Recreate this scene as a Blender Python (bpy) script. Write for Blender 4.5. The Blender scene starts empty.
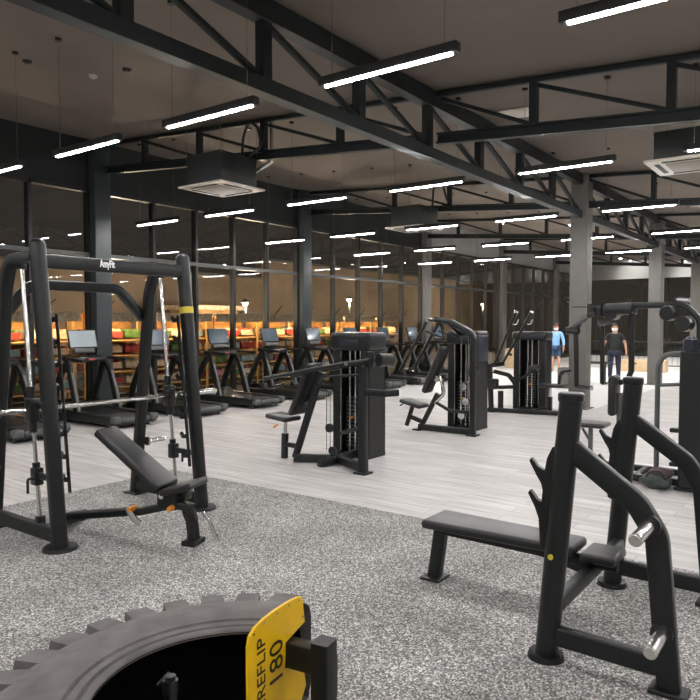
import bpy, bmesh, math, random
from mathutils import Vector as V, Matrix as M
random.seed(7)
S = bpy.context.scene
COL = S.collection
PI = math.pi

# ------------------------------------------------------------------ materials
def nodes(name):
    m = bpy.data.materials.new(name); m.use_nodes = True
    nt = m.node_tree; b = nt.nodes['Principled BSDF']
    return m, nt, b
def mat(name, col, rough=.5, metal=0., bump=0., bscale=200., var=0., vscale=6., spec=.5, coat=0.):
    m, nt, b = nodes(name)
    b.inputs['Base Color'].default_value = (*col, 1)
    b.inputs['Roughness'].default_value = rough
    b.inputs['Metallic'].default_value = metal
    b.inputs['Specular IOR Level'].default_value = spec
    b.inputs['Coat Weight'].default_value = coat
    tc = nt.nodes.new('ShaderNodeTexCoord')
    if var:
        n = nt.nodes.new('ShaderNodeTexNoise'); n.inputs['Scale'].default_value = vscale; n.inputs['Detail'].default_value = 5
        nt.links.new(tc.outputs['Object'], n.inputs['Vector'])
        r = nt.nodes.new('ShaderNodeValToRGB')
        r.color_ramp.elements[0].position = .3; r.color_ramp.elements[1].position = .7
        r.color_ramp.elements[0].color = (*[c * (1 - var) for c in col], 1)
        r.color_ramp.elements[1].color = (*[min(1, c * (1 + var)) for c in col], 1)
        nt.links.new(n.outputs['Fac'], r.inputs['Fac']); nt.links.new(r.outputs['Color'], b.inputs['Base Color'])
    if bump:
        n2 = nt.nodes.new('ShaderNodeTexNoise'); n2.inputs['Scale'].default_value = bscale
        nt.links.new(tc.outputs['Object'], n2.inputs['Vector'])
        bp = nt.nodes.new('ShaderNodeBump'); bp.inputs['Strength'].default_value = bump; bp.inputs['Distance'].default_value = .004
        nt.links.new(n2.outputs['Fac'], bp.inputs['Height']); nt.links.new(bp.outputs['Normal'], b.inputs['Normal'])
    return m
def emis(name, col, s):
    m, nt, b = nodes(name)
    b.inputs['Base Color'].default_value = (*col, 1)
    b.inputs['Emission Color'].default_value = (*col, 1); b.inputs['Emission Strength'].default_value = s
    return m

K = {}
K['frame'] = mat('black powder coat', (.006, .0075, .0075), .42, 0, .12, 350, .12, 3, .42)
K['frame2'] = mat('charcoal powder coat', (.008, .010, .010), .36, .0, .1, 350, .12, 3, .42)
K['plastic'] = mat('black plastic', (.008, .009, .010), .32, 0, .05, 500)
K['vinyl'] = mat('black vinyl', (.013, .013, .014), .34, 0, .2, 260, .15, 4)
K['chrome'] = mat('brushed chrome', (.72, .72, .70), .22, 1, .05, 300)
K['steel'] = mat('dull steel', (.66, .65, .62), .26, 1, .08, 120)
K['truss'] = mat('dark painted steel', (.009, .013, .013), .5, 0, .1, 60, .2, 1.5, .35)
K['column'] = mat('grey painted steel', (.13, .125, .115), .55, 0, .1, 40, .12, 1.2)
K['slate'] = mat('slate painted steel', (.034, .044, .046), .5, 0, .1, 40, .12, 1.2)
K['mullion'] = mat('black window frame', (.010, .011, .011), .5, 0, .05, 100)
K['transom'] = mat('grey window transom', (.06, .066, .066), .5, 0, .05, 100)
K['ceiling'] = mat('taupe ceiling board', (.165, .136, .113), .9, 0, .12, 35, .12, .6)
K['fascia'] = mat('dark fascia paint', (.012, .015, .015), .75, 0, .1, 30, .2, .8)
K['fascia_light'] = mat('light grey plaster', (.30, .30, .29), .8, 0, .1, 30, .12, .8)
K['wall'] = mat('grey plaster wall', (.20, .19, .18), .8, 0, .1, 30, .12, .8)
K['white'] = mat('cream white plastic', (.62, .57, .50), .45, 0, .05, 80)
K['grille'] = mat('grey air grille', (.28, .25, .21), .6, 0, .5, 90)
K['acbox'] = mat('dark insulated metal', (.016, .020, .019), .55, .0, .1, 40, .2, 3)
K['cable'] = mat('black cable', (.012, .012, .012), .5, 0, .05, 100)
K['rubber'] = mat('dusty tyre rubber', (.115, .106, .103), .75, 0, .35, 90, .25, 9)
K['liner'] = mat('tyre inner liner', (.004, .004, .004), .9, 0, .2, 40, 0, 6, .1)
K['yellow'] = mat('yellow painted plate', (.80, .48, .004), .42, 0, .08, 60, .06, 6)
K['ink'] = mat('black lettering', (.012, .010, .006), .5, 0, .05, 100)
K['white_ink'] = mat('white lettering', (.85, .85, .85), .5, 0, .05, 100)
K['orange'] = mat('orange knob', (.75, .26, .02), .4, 0, .05, 100)
K['label_yellow'] = mat('yellow sticker', (.62, .50, .05), .5, 0, .05, 100)
K['navy'] = mat('navy plastic', (.012, .016, .026), .35, 0, .05, 200)
K['belt'] = mat('treadmill belt', (.030, .026, .024), .6, 0, .3, 200, .2, 8)
K['rail'] = mat('grey plastic rail', (.085, .09, .09), .4, 0, .08, 200, .1, 5)
K['screen'] = mat('blue grey screen glass', (.07, .10, .13), .16, 0, .0, 1, .35, 1.5, .8, .4)
K['screen_glare'] = mat('pale screen glass', (.42, .48, .50), .12, 0, 0, 1, .25, 1.2, .8, .4)  # pale base colour stands in for a lamp reflected in the dark screen
K['skin'] = mat('skin', (.52, .28, .18), .55, 0, .1, 80, .08, 8)
K['hair'] = mat('dark hair', (.02, .014, .01), .6, 0, .5, 90)
K['cap'] = mat('maroon cap cloth', (.12, .03, .03), .8, 0, .3, 150)
K['mask'] = mat('white face mask', (.85, .85, .85), .7, 0, .2, 120)
K['tee'] = mat('black cotton', (.015, .02, .018), .85, 0, .3, 120, .2, 9)
K['jean'] = mat('navy cotton', (.022, .027, .05), .85, 0, .3, 120, .2, 9)
K['blue'] = mat('light blue cotton', (.24, .45, .78), .85, 0, .3, 120, .12, 9)
K['short'] = mat('dark blue cotton', (.03, .06, .13), .85, 0, .3, 120, .2, 9)
K['shoe'] = mat('grey shoe', (.3, .3, .3), .7, 0, .1, 120)
K['bag_green'] = mat('grey green nylon', (.038, .050, .046), .6, 0, .5, 60, .35, 14)
K['bag_mauve'] = mat('mauve nylon', (.085, .055, .058), .65, 0, .5, 60, .3, 14)
K['ply'] = mat('pale plywood', (.55, .40, .24), .6, 0, .08, 60, .15, 5)
K['brown'] = mat('brown rendered wall', (.24, .19, .145), .85, 0, .2, 8, .25, .5)
K['amber_wood'] = mat('honey wood', (.50, .31, .13), .6, 0, .1, 40, .3, 3)
K['street'] = mat('dark paving', (.06, .055, .05), .8, 0, .2, 12, .3, 1)
K['crate_a'] = mat('red crate', (.42, .06, .05), .6, 0, .2, 30, .5, 12)
K['crate_b'] = mat('pale crate', (.70, .58, .42), .6, 0, .2, 30, .4, 12)
K['crate_c'] = mat('green crate', (.10, .22, .06), .6, 0, .2, 30, .4, 12)
K['crate_d'] = mat('blue crate', (.28, .48, .62), .6, 0, .2, 30, .3, 12)
K['lamp'] = emis('cool white diffuser', (1., .98, .97), 52.)
K['spot'] = emis('downlight lens', (1., .97, .92), 22.)
K['street_lamp'] = emis('street lamp lens', (1., .82, .58), 12.)
K['warm_tube'] = emis('warm shop tube', (1., .70, .32), 2.5)

def mat_plank():
    m, nt, b = nodes('pale grey wood planks'); L = nt.links.new; N = nt.nodes.new
    tc = N('ShaderNodeTexCoord'); mp = N('ShaderNodeMapping'); L(tc.outputs['Object'], mp.inputs['Vector'])
    mp.inputs['Rotation'].default_value = (0, 0, PI / 2)
    br = N('ShaderNodeTexBrick'); L(mp.outputs['Vector'], br.inputs['Vector'])
    br.inputs['Color1'].default_value = (.60, .58, .565, 1); br.inputs['Color2'].default_value = (.50, .485, .475, 1)
    br.inputs['Mortar'].default_value = (.36, .35, .34, 1)
    br.inputs['Scale'].default_value = 1.; br.inputs['Mortar Size'].default_value = .004; br.inputs['Bias'].default_value = 0
    br.inputs['Brick Width'].default_value = 1.25; br.inputs['Row Height'].default_value = .18
    m2 = N('ShaderNodeMapping'); L(tc.outputs['Object'], m2.inputs['Vector']); m2.inputs['Scale'].default_value = (22, 1.3, 1)
    no = N('ShaderNodeTexNoise'); L(m2.outputs['Vector'], no.inputs['Vector']); no.inputs['Scale'].default_value = 1; no.inputs['Detail'].default_value = 6
    rp = N('ShaderNodeValToRGB'); L(no.outputs['Fac'], rp.inputs['Fac'])
    rp.color_ramp.elements[0].position = .32; rp.color_ramp.elements[0].color = (.72, .71, .70, 1)
    rp.color_ramp.elements[1].position = .66; rp.color_ramp.elements[1].color = (1.12, 1.12, 1.12, 1)
    mx = N('ShaderNodeMix'); mx.data_type = 'RGBA'; mx.blend_type = 'MULTIPLY'; mx.inputs['Factor'].default_value = 1
    L(br.outputs['Color'], mx.inputs[6]); L(rp.outputs['Color'], mx.inputs[7]); L(mx.outputs[2], b.inputs['Base Color'])
    b.inputs['Roughness'].default_value = .42; b.inputs['Specular IOR Level'].default_value = .35
    return m
def mat_fleck():
    m, nt, b = nodes('flecked rubber flooring'); L = nt.links.new; N = nt.nodes.new
    tc = N('ShaderNodeTexCoord')
    vo = N('ShaderNodeTexVoronoi'); vo.inputs['Scale'].default_value = 120; L(tc.outputs['Object'], vo.inputs['Vector'])
    rp = N('ShaderNodeValToRGB'); rp.color_ramp.interpolation = 'CONSTANT'
    sx = N('ShaderNodeSeparateColor'); L(vo.outputs['Color'], sx.inputs['Color']); L(sx.outputs[0], rp.inputs['Fac'])
    e = rp.color_ramp.elements
    e[0].position = 0; e[0].color = (.115, .113, .11, 1); e[1].position = .36; e[1].color = (.24, .236, .23, 1)
    x = e.new(.62); x.color = (.37, .365, .355, 1)
    x = e.new(.80); x.color = (.56, .55, .53, 1)
    x = e.new(.93); x.color = (.72, .71, .66, 1)
    no = N('ShaderNodeTexNoise'); no.inputs['Scale'].default_value = 1.6; no.inputs['Detail'].default_value = 4; L(tc.outputs['Object'], no.inputs['Vector'])
    r2 = N('ShaderNodeValToRGB'); L(no.outputs['Fac'], r2.inputs['Fac'])
    r2.color_ramp.elements[0].position = .35; r2.color_ramp.elements[0].color = (.80, .80, .79, 1)
    r2.color_ramp.elements[1].position = .65; r2.color_ramp.elements[1].color = (1.1, 1.1, 1.1, 1)
    mx = N('ShaderNodeMix'); mx.data_type = 'RGBA'; mx.blend_type = 'MULTIPLY'; mx.inputs['Factor'].default_value = 1
    L(rp.outputs['Color'], mx.inputs[6]); L(r2.outputs['Color'], mx.inputs[7]); L(mx.outputs[2], b.inputs['Base Color'])
    b.inputs['Roughness'].default_value = .7; b.inputs['Specular IOR Level'].default_value = .3
    n3 = N('ShaderNodeTexNoise'); n3.inputs['Scale'].default_value = 160; L(tc.outputs['Object'], n3.inputs['Vector'])
    bp = N('ShaderNodeBump'); bp.inputs['Strength'].default_value = .35; bp.inputs['Distance'].default_value = .004
    L(n3.outputs['Fac'], bp.inputs['Height']); L(bp.outputs['Normal'], b.inputs['Normal'])
    return m
def mat_glass(name, tint, ior=1.5):
    m, nt, b = nodes(name); L = nt.links.new; N = nt.nodes.new
    nt.nodes.remove(b); out = nt.nodes['Material Output']
    t = N('ShaderNodeBsdfTransparent'); t.inputs['Color'].default_value = (*tint, 1)
    g = N('ShaderNodeBsdfGlossy'); g.inputs['Roughness'].default_value = .0
    f = N('ShaderNodeFresnel'); f.inputs['IOR'].default_value = ior
    x = N('ShaderNodeMixShader'); 
    ge = N('ShaderNodeNewGeometry'); iv = N('ShaderNodeMath'); iv.operation = 'SUBTRACT'; iv.inputs[0].default_value = 1; L(ge.outputs['Backfacing'], iv.inputs[1])
    mu = N('ShaderNodeMath'); mu.operation = 'MULTIPLY'; L(f.outputs[0], mu.inputs[0]); L(iv.outputs[0], mu.inputs[1])   # the far face of the pane only transmits
    L(mu.outputs[0], x.inputs[0]); L(t.outputs[0], x.inputs[1]); L(g.outputs[0], x.inputs[2])
    L(x.outputs[0], out.inputs['Surface'])
    return m
K['plank'] = mat_plank(); K['fleck'] = mat_fleck(); K['glass'] = mat_glass('smoked window glass', (.84, .83, .80), 1.55)
K['tile'] = mat('white floor tile', (.70, .70, .69), .35, 0, .03, 30, .04, 1.5)

# ------------------------------------------------------------------ mesh builder
def ortho(a, up):
    a = a.normalized(); up = V(up)
    if abs(a.dot(up.normalized())) > .985: up = V((1, 0, 0)) if abs(a.x) < .9 else V((0, 1, 0))
    s = a.cross(up).normalized(); u = s.cross(a).normalized()
    return s, u
def fillet(pts, r, n=6):
    pts = [V(p) for p in pts]
    if r <= 0 or len(pts) < 3: return pts
    out = [pts[0]]
    for i in range(1, len(pts) - 1):
        p, c, q = pts[i - 1], pts[i], pts[i + 1]
        d1, d2 = (p - c), (q - c); l1, l2 = d1.length, d2.length
        d1.normalize(); d2.normalize()
        ang = d1.angle(d2)
        if ang > PI - .03: out.append(c); continue
        t = min(r / math.tan(ang / 2), l1 * .48, l2 * .48)
        a, b = c + d1 * t, c + d2 * t
        for k in range(n + 1):
            s = k / n
            out.append((1 - s) ** 2 * a + 2 * s * (1 - s) * c + s * s * b)
    out.append(pts[-1]); return out
def rprof(w, h, r=None, n=3):
    r = min(w, h) * .22 if r is None else min(r, min(w, h) * .499)
    P = []
    for cx, cy, a0 in ((w/2-r, h/2-r, 0), (-w/2+r, h/2-r, PI/2), (-w/2+r, -h/2+r, PI), (w/2-r, -h/2+r, 1.5*PI)):
        for k in range(n + 1):
            a = a0 + PI / 2 * k / n
            P.append((cx + r * math.cos(a), cy + r * math.sin(a)))
    return P
def cprof(r, n=12): return [(r * math.cos(2*PI*k/n), r * math.sin(2*PI*k/n)) for k in range(n)]
class MB:
    def __init__(s): s.bm = bmesh.new()
    def _face(s, vs):
        try: s.bm.faces.new(vs)
        except ValueError: pass
    def sweep(s, pts, prof, up=(0, 0, 1), fil=0., scale=None, closed=False):
        pts = fillet(pts, fil); n = len(pts); rings = []
        if closed: pts = pts
        side = None
        for i, p in enumerate(pts):
            if closed: t = (pts[(i + 1) % n] - pts[i - 1])
            else: t = (pts[min(i + 1, n - 1)] - pts[max(i - 1, 0)])
            sd, u = ortho(t, up)
            if side is not None and sd.dot(side) < 0: sd, u = -sd, -u
            side = sd
            k = 1 if scale is None else scale[min(int(i), len(scale) - 1)]
            rings.append([s.bm.verts.new(p + sd * x * k + u * y * k) for x, y in prof])
        m = len(prof)
        for i in range(n - 1 + (1 if closed else 0)):
            a, b = rings[i], rings[(i + 1) % n]
            for j in range(m): s._face((a[j], a[(j+1) % m], b[(j+1) % m], b[j]))
        if not closed:
            s._face(rings[0][::-1]); s._face(rings[-1])
        return s
    def bar(s, p, q, w, h, up=(0, 0, 1), r=None): return s.sweep([p, q], rprof(w, h, r), up)
    def path(s, pts, w, h, fil=.08, up=(0, 0, 1), r=None): return s.sweep(pts, rprof(w, h, r), up, fil)
    def tube(s, pts, r, fil=0., n=10, up=(0, 0, 1)): return s.sweep(pts, cprof(r, n), up, fil)
    def cyl(s, p, q, r, r2=None, n=20):
        p, q = V(p), V(q); sd, u = ortho(q - p, (0, 0, 1)); r2 = r if r2 is None else r2
        A = [s.bm.verts.new(p + sd * r * math.cos(2*PI*k/n) + u * r * math.sin(2*PI*k/n)) for k in range(n)]
        B = [s.bm.verts.new(q + sd * r2 * math.cos(2*PI*k/n) + u * r2 * math.sin(2*PI*k/n)) for k in range(n)]
        for j in range(n): s._face((A[j], A[(j+1) % n], B[(j+1) % n], B[j]))
        s._face(A[::-1]); s._face(B); return s
    def box(s, c, d, R=None, bev=0., seg=3):
        b = bmesh.new(); bmesh.ops.create_cube(b, size=1)
        for v in b.verts: v.co = V((v.co.x * d[0], v.co.y * d[1], v.co.z * d[2]))
        if bev: bmesh.ops.bevel(b, geom=b.edges[:], offset=min(bev, min(d) * .49), segments=seg, profile=.5, affect='EDGES')
        R = R or M.Identity(3); c = V(c)
        for v in b.verts: v.co = R @ v.co + c
        return s.merge(b)
    def span(s, a, b, bev=0.):
        return s.box([(a[i] + b[i]) / 2 for i in range(3)], [abs(b[i] - a[i]) for i in range(3)], None, bev)
    def merge(s, b):
        me = bpy.data.meshes.new('tmp'); b.to_mesh(me); b.free(); s.bm.from_mesh(me); bpy.data.meshes.remove(me); return s
    def sphere(s, c, r, sc=(1, 1, 1), R=None, u=16, v=10):
        b = bmesh.new(); bmesh.ops.create_uvsphere(b, u_segments=u, v_segments=v, radius=r); R = R or M.Identity(3)
        for w in b.verts: w.co = R @ V((w.co.x*sc[0], w.co.y*sc[1], w.co.z*sc[2])) + V(c)
        return s.merge(b)
    def prism(s, poly, o, ux, uy, d):
        o, ux, uy = V(o), V(ux), V(uy); nn = ux.cross(uy).normalized() * d
        A = [s.bm.verts.new(o + ux * x + uy * y - nn / 2) for x, y in poly]
        B = [s.bm.verts.new(o + ux * x + uy * y + nn / 2) for x, y in poly]
        n = len(poly)
        for j in range(n): s._face((A[j], A[(j+1) % n], B[(j+1) % n], B[j]))
        s._face(A[::-1]); s._face(B); return s
    def lathe(s, prof, o, n=48, a0=0, a1=2*PI, close_prof=True):
        full = abs(a1 - a0 - 2 * PI) < 1e-6; m = n if full else n + 1; rings = []
        for k in range(m):
            a = a0 + (a1 - a0) * k / n
            rings.append([s.bm.verts.new(V(o) + V((r*math.cos(a), r*math.sin(a), z))) for r, z in prof])
        L = len(prof)
        for k in range(n):
            A, B = rings[k], rings[(k + 1) % m]
            for j in range(L if close_prof else L - 1): s._face((A[j], B[j], B[(j+1) % L], A[(j+1) % L]))
        return s
def setp(o, label=None, cat=None, group=None, kind=None):
    if label: o['label'] = label
    if cat: o['category'] = cat
    if group: o['group'] = group
    if kind: o['kind'] = kind
    return o
def wpos(o):
    p = V((0, 0, 0))
    while o: p += o.location; o = o.parent
    return p
def fin(mb, name, m, root=None, bev=0., loc=None, ang=38, label=None):
    """link a builder as ONE mesh object; world coordinates are re-expressed about its parent"""
    bm = mb.bm
    bmesh.ops.recalc_face_normals(bm, faces=bm.faces[:])
    off = wpos(root) if root else V(loc or (0, 0, 0))
    for v in bm.verts: v.co -= off
    me = bpy.data.meshes.new(name); bm.to_mesh(me); bm.free()
    for p in me.polygons: p.use_smooth = True
    me.set_sharp_from_angle(angle=math.radians(ang))
    me.materials.append(m)
    o = bpy.data.objects.new(name, me); COL.objects.link(o)
    if root: o.parent = root
    elif loc: o.location = loc
    if bev:
        b = o.modifiers.new('bevel', 'BEVEL'); b.width = bev; b.segments = 2; b.limit_method = 'ANGLE'; b.angle_limit = .7
    if label: o['label'] = label
    return o
def thing(name, label, cat, loc, group=None):
    o = bpy.data.objects.new(name, None); COL.objects.link(o); o.location = loc; o.empty_display_size = .2
    return setp(o, label, cat, group)
def dup(o, loc=None, label=None, parent=None):
    c = o.copy(); COL.objects.link(c)
    if parent: c.parent = parent
    if loc is not None: c.location = loc
    if label: c['label'] = label
    for ch in list(o.children): dup(ch, parent=c)
    return c
def struct(mb, name, m, root=None, bev=0.): return setp(fin(mb, name, m, root, bev), kind='structure')
def text(body, size, m, name, root, origin, ux, uy, extr=.001, width=None, label=None, bold=0.):
    cu = bpy.data.curves.new('t', 'FONT'); cu.body = body; cu.size = size; cu.extrude = extr; cu.align_x = 'LEFT'; cu.offset = bold
    o = bpy.data.objects.new('t', cu); COL.objects.link(o); bpy.context.view_layer.update()
    me = bpy.data.meshes.new_from_object(o.evaluated_get(bpy.context.evaluated_depsgraph_get()))
    bpy.data.objects.remove(o); bpy.data.curves.remove(cu)
    ux, uy = V(ux).normalized(), V(uy).normalized(); nz = ux.cross(uy)
    xs = [v.co.x for v in me.vertices]; k = 1 if width is None else width / (max(xs) - min(xs)); x0 = min(xs)
    off = wpos(root)
    for v in me.vertices: v.co = V(origin) + ux * (v.co.x - x0) * k + uy * v.co.y + nz * v.co.z - off
    me.name = name; me.materials.clear(); me.materials.append(m)
    t = bpy.data.objects.new(name, me); COL.objects.link(t); t.parent = root
    if label: t['label'] = label
    return t
def axes(ax, ay):
    ax = V(ax).normalized(); ay = V(ay); ay = (ay - ax * ay.dot(ax)).normalized(); az = ax.cross(ay)
    return M((ax, ay, az)).transposed()

# ------------------------------------------------------------------ the room (X = along the window wall, Y = towards it)
YW, XF, XN, YR = 11.75, 38., -5., -8.
zc = lambda y: 4.46 + .065 * y          # ceiling
zb = lambda y: 3.80 + .075 * y          # bottom chord of the cross trusses
struct(MB().span((XN, YR, -.12), (XF, YW, 0)), 'floor', K['plank'])
struct(MB().span((XN, YR, 0), (5.23, 6.45, .008)), 'floor_rubber', K['fleck'])
struct(MB().span((13.6, 4.15, 0), (27.3, YW - .35, .004)), 'floor_tile', K['tile'])
c = MB()
c.prism([(YR, zc(YR)), (YW + .1, zc(YW + .1)), (YW + .1, zc(YW) + .15), (YR, zc(YR) + .15)], ((XN + XF) / 2, 0, 0), (0, 1, 0), (0, 0, 1), XF - XN)
struct(c, 'ceiling', K['ceiling'])
struct(MB().span((XN, YR - .15, 0), (XF, YR, 4.)), 'wall_right', K['wall'])
struct(MB().span((XN - .15, YR, 0), (XN, YW, 5.2)), 'wall_back', K['wall'])
ZT, ZM = 4.30, 3.05                      # window head, transom
struct(MB().span((XN, YW - .05, ZT), (20.2, YW + .15, zc(YW) - .002)), 'wall_left', K['fascia'])
struct(MB().span((20.2, YW - .05, ZT), (XF, YW + .15, zc(YW) - .002)), 'wall_window', K['fascia_light'])
struct(MB().span((XF, YR, 4.17), (XF + .2, YW, 5.2)), 'wall_far', K['fascia_light'])
struct(MB().span((XF - .25, YR, 4.08), (XF - .06, YW - .1, 4.17)), 'trim_1', K['fascia_light'])

# window bays
cols = [-4.25, 1.6, 7.74, 13.8, 20.2, 26.5, 32.8, XF]
def window(n, a, b, step=1.2):
    w = setp(bpy.data.objects.new('window_%d' % n, None), kind='structure'); COL.objects.link(w); w.location = (a, YW, 0)
    k = max(1, round((b - a) / step)); d = (b - a) / k
    f = MB()
    for i in range(0, k + 1): f.span((a + i * d - .035, YW - .07, .1), (a + i * d + .035, YW + .07, ZT))
    f.span((a, YW - .07, ZT - .07), (b, YW + .07, ZT)); f.span((a, YW - .09, 0), (b, YW + .09, .12))
    fin(f, 'window_frame', K['mullion'], w)
    fin(MB().span((a, YW - .075, ZM - .035), (b, YW + .075, ZM + .035)), 'transom', K['transom'], w)
    for i in range(k):
        for z0, z1 in ((.12, ZM - .035), (ZM + .035, ZT - .07)):
            fin(MB().span((a + i*d + .035, YW - .006, z0), (a + (i+1)*d - .035, YW + .006, z1)), 'pane', K['glass'], w)
for n in range(len(cols) - 1): window(n + 1, cols[n] + .18, cols[n + 1] - .18)
# far end glazing
w = setp(bpy.data.objects.new('window_8', None), kind='structure'); COL.objects.link(w); w.location = (XF, 2, 0)
f = MB(); ys = [-8 + i * 3.9 for i in range(6)]
for y in ys: f.span((XF - .05, y - .04, 0), (XF + .1, y + .04, 4.17))
f.span((XF - .05, YR, 4.08), (XF + .1, YW, 4.17)); f.span((XF - .05, YR, 0), (XF + .1, YW, .15)); f.span((XF - .05, YR, 2.5), (XF + .1, YW, 2.56))
fin(f, 'window_frame', K['mullion'], w)
for y0, y1 in zip(ys[:-1], ys[1:]):
    fin(MB().span((XF + .02, y0 + .04, .15), (XF + .032, y1 - .04, 4.08)), 'pane', K['glass'], w)

# columns
def column(x, y, wx, wy, z1, m, label, group):
    t = thing('column', label, 'column', (x, y, 0), group)
    fin(MB().box((x, y, z1 / 2), (wx, wy, z1), None, .012), 'shaft', m, t)
    fin(MB().box((x, y, .01), (wx + .12, wy + .12, .02)), 'base_plate', m, t)
for i, x in enumerate(cols[1:-1]):
    column(x, YW - .12, .34, .26, zc(YW - .2) - .02, K['slate'] if x < 19 else K['column'],
           ['dark slate column in the window wall, out of frame to the left', 'dark slate column of the window wall behind the smith machine',
            'dark slate column of the window wall behind the row of treadmills, left of the shoulder press tower',
            'grey column of the window wall just behind the pulldown machine arms', 'grey column of the window wall between pulldown machine and row machine',
            'grey column of the window wall behind the person in the blue shirt'][i], 'columns in the window wall')
YT = 4.44
for x, l in ((14.0, 'thick grey steel column standing free, nearest one, left of person in black'),
             (20.7, 'grey steel column standing free right of the person in black'),
             (27.0, 'grey steel column standing free at the right edge, farthest of the line')):
    column(x, YT, .36, .34, zc(YT) - .02, K['column'], l, 'free standing columns under the main truss')

# main trusses along X on the column line
def main_truss(x0, x1, label):
    t = thing('roof_truss', label, 'truss', ((x0 + x1) / 2, YT, 3.86), 'main trusses')
    zt = zc(YT) - .02
    fin(MB().span((x0, YT - .075, 3.86), (x1, YT + .075, 4.0)), 'bottom_chord', K['truss'], t, .004)
    fin(MB().span((x0, YT - .075, zt - .2), (x1, YT + .075, zt)), 'top_chord', K['truss'], t, .004)
    n = round((x1 - x0) / 1.51); d = (x1 - x0) / n
    for k in range(1, n):
        x = x0 + k * d
        fin(MB().span((x - .06, YT - .05, 4.0), (x + .06, YT + .05, zt - .2)), 'post', K['truss'], t)
    for k in range(n):
        x = x0 + k * d
        fin(MB().bar((x + .06, YT, zt - .22), (x + d - .06, YT, 4.02), .05, .07, (0, 1, 0)), 'diagonal', K['truss'], t)
main_truss(1.63 - 6.04, 13.81, 'long dark main roof truss crossing from upper left to the nearest free column')
main_truss(14.19, 20.51, 'dark main roof truss between nearest and second free columns')
main_truss(20.89, 26.81, 'dark main roof truss beyond the second free column')

# cross trusses
def cross_truss(x, label):
    t = thing('roof_truss', label, 'truss', (x, 2, zb(2)), 'cross trusses')
    I = [(-.05, -.07), (.05, -.07), (.05, -.045), (.012, -.045), (.012, .045), (.05, .045), (.05, .07), (-.05, .07), (-.05, .045), (-.012, .045), (-.012, -.045), (-.05, -.045)]
    for a, b in ((YR + .05, YT - .09), (YT + .09, YW - .26)):
        fin(MB().sweep([(x, a, zb(a)), (x, b, zb(b))], I), 'bottom_chord', K['truss'], t)
        fin(MB().bar((x, a, zc(a) - .05), (x, b, zc(b) - .05), .09, .07), 'top_chord', K['truss'], t)
    ys = [1.567 + 1.5 * k for k in range(-6, 2)] + [5.93, 7.42, 8.9, 10.36]
    for y in ys:
        fin(MB().span((x - .045, y - .045, zb(y) + .05), (x + .045, y + .045, zc(y) - .06)), 'post', K['truss'], t)
    allY = ys + [YT]
    allY.sort()
    for a, b in zip(allY[:-1], allY[1:]):
        if abs(a - YT) < .01: a += .1
        if abs(b - YT) < .01: b -= .1
        fin(MB().bar((x, b - .05, zc(b) - .12), (x, a + .05, zb(a) + .08), .05, .06, (1, 0, 0)), 'diagonal', K['truss'], t)
for x, l in ((-4.2, 'dark cross truss behind the photographer, first of all'), (1.8, 'dark cross truss overhead near the photographer'),
             (7.85, 'dark cross truss nearest in view, carrying the left ceiling air unit'),
             (13.95, 'second dark cross truss in view, meeting the nearest free column'),
             (20.1, 'third dark cross truss in view, just beyond the nearest free column'), (26.3, 'fourth dark cross truss in view, far down the hall'),
             (32.4, 'farthest dark cross truss before the end wall')):
    cross_truss(x, l)

# pendant lamps
LROWS = [-3.65, .3, 4.31, 8.25, 11.85, 15.4, 18.9]
LY = [.91 + 1.93 * j for j in range(-4, 6)]
rown = ['the row behind the photographer', 'the row above the photographer', 'the nearest visible row', 'the second visible row', 'the third visible row',
        'the fourth visible row', 'the fifth and farthest row']
ordn = ['first', 'second', 'third', 'fourth', 'fifth', 'sixth', 'seventh', 'eighth', 'ninth', 'tenth']
ZL = 3.63
for j, y in enumerate(LY):
    proto = None
    for i, x in enumerate(LROWS):
        lab = 'slim black pendant lamp in %s, %s from the window wall' % (rown[i], ordn[9 - j])
        if proto is None:
            t = thing('pendant_lamp', lab, 'lamp', (x, y, ZL), 'slim linear pendant lamps')
            h = MB().box((x, y, ZL + .035), (.075, 1.22, .07), None, .006)
            fin(h, 'housing', K['cable'], t)
            fin(MB().box((x, y, ZL - .004), (.036, 1.12, .012), None, .003), 'diffuser', K['lamp'], t)
            for e in (-1, 1):
                yy = y + e * .5
                fin(MB().tube([(x, yy, ZL + .07), (x, yy, zc(yy) - .01)], .003, 0, 6), 'wire', K['steel'], t)
                fin(MB().cyl((x, yy, zc(yy) - .03), (x, yy, zc(yy) + .002), .035), 'ceiling_cap', K['cable'], t)
            proto = t
        else: dup(proto, (x, y, ZL), lab)

# ceiling air units
def aircon(x, y, z, label, s=.95, body=None):
    t = thing('air_conditioner', label, 'air conditioner', (x, y, z), 'ceiling cassette air units')
    h = s / 2
    p = MB()
    p.prism([(-h, -h), (h, -h), (h, h), (-h, h)], (x, y, z + .015), (1, 0, 0), (0, 1, 0), .03)
    fin(p, 'panel', K['white'], t, .008)
    fin(MB().box((x, y, z - .004), (s * .56, s * .56, .016), None, .004), 'grille', K['grille'], t)
    for dx, dy in ((1, 0), (-1, 0), (0, 1), (0, -1)):
        q = MB().box((x + dx * s * .38, y + dy * s * .38, z - .003), (s * (.06 if dx else .6), s * (.06 if dy else .6), .01), None, .003)
        fin(q, 'louvre', K['acbox'], t)
    top = zb(y) - .08 if body is None else z + body
    fin(MB().box((x, y, (z + .03 + top) / 2), (s * .80, s * .80, top - z - .03), None, .01), 'casing', K['acbox'], t)
    for ex in (-1, 1):
        for ey in (-1, 1):
            a = V((x + ex * s * .4, y + ey * s * .4, top - .05))
            fin(MB().tube([a, (a.x, a.y, zc(a.y) - .005)], .006, 0, 6), 'hanger', K['steel'], t)
    return t
a1 = aircon(7.44, 7.93, 3.82, 'white ceiling air unit hanging left, above the smith machine and treadmills')
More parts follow.
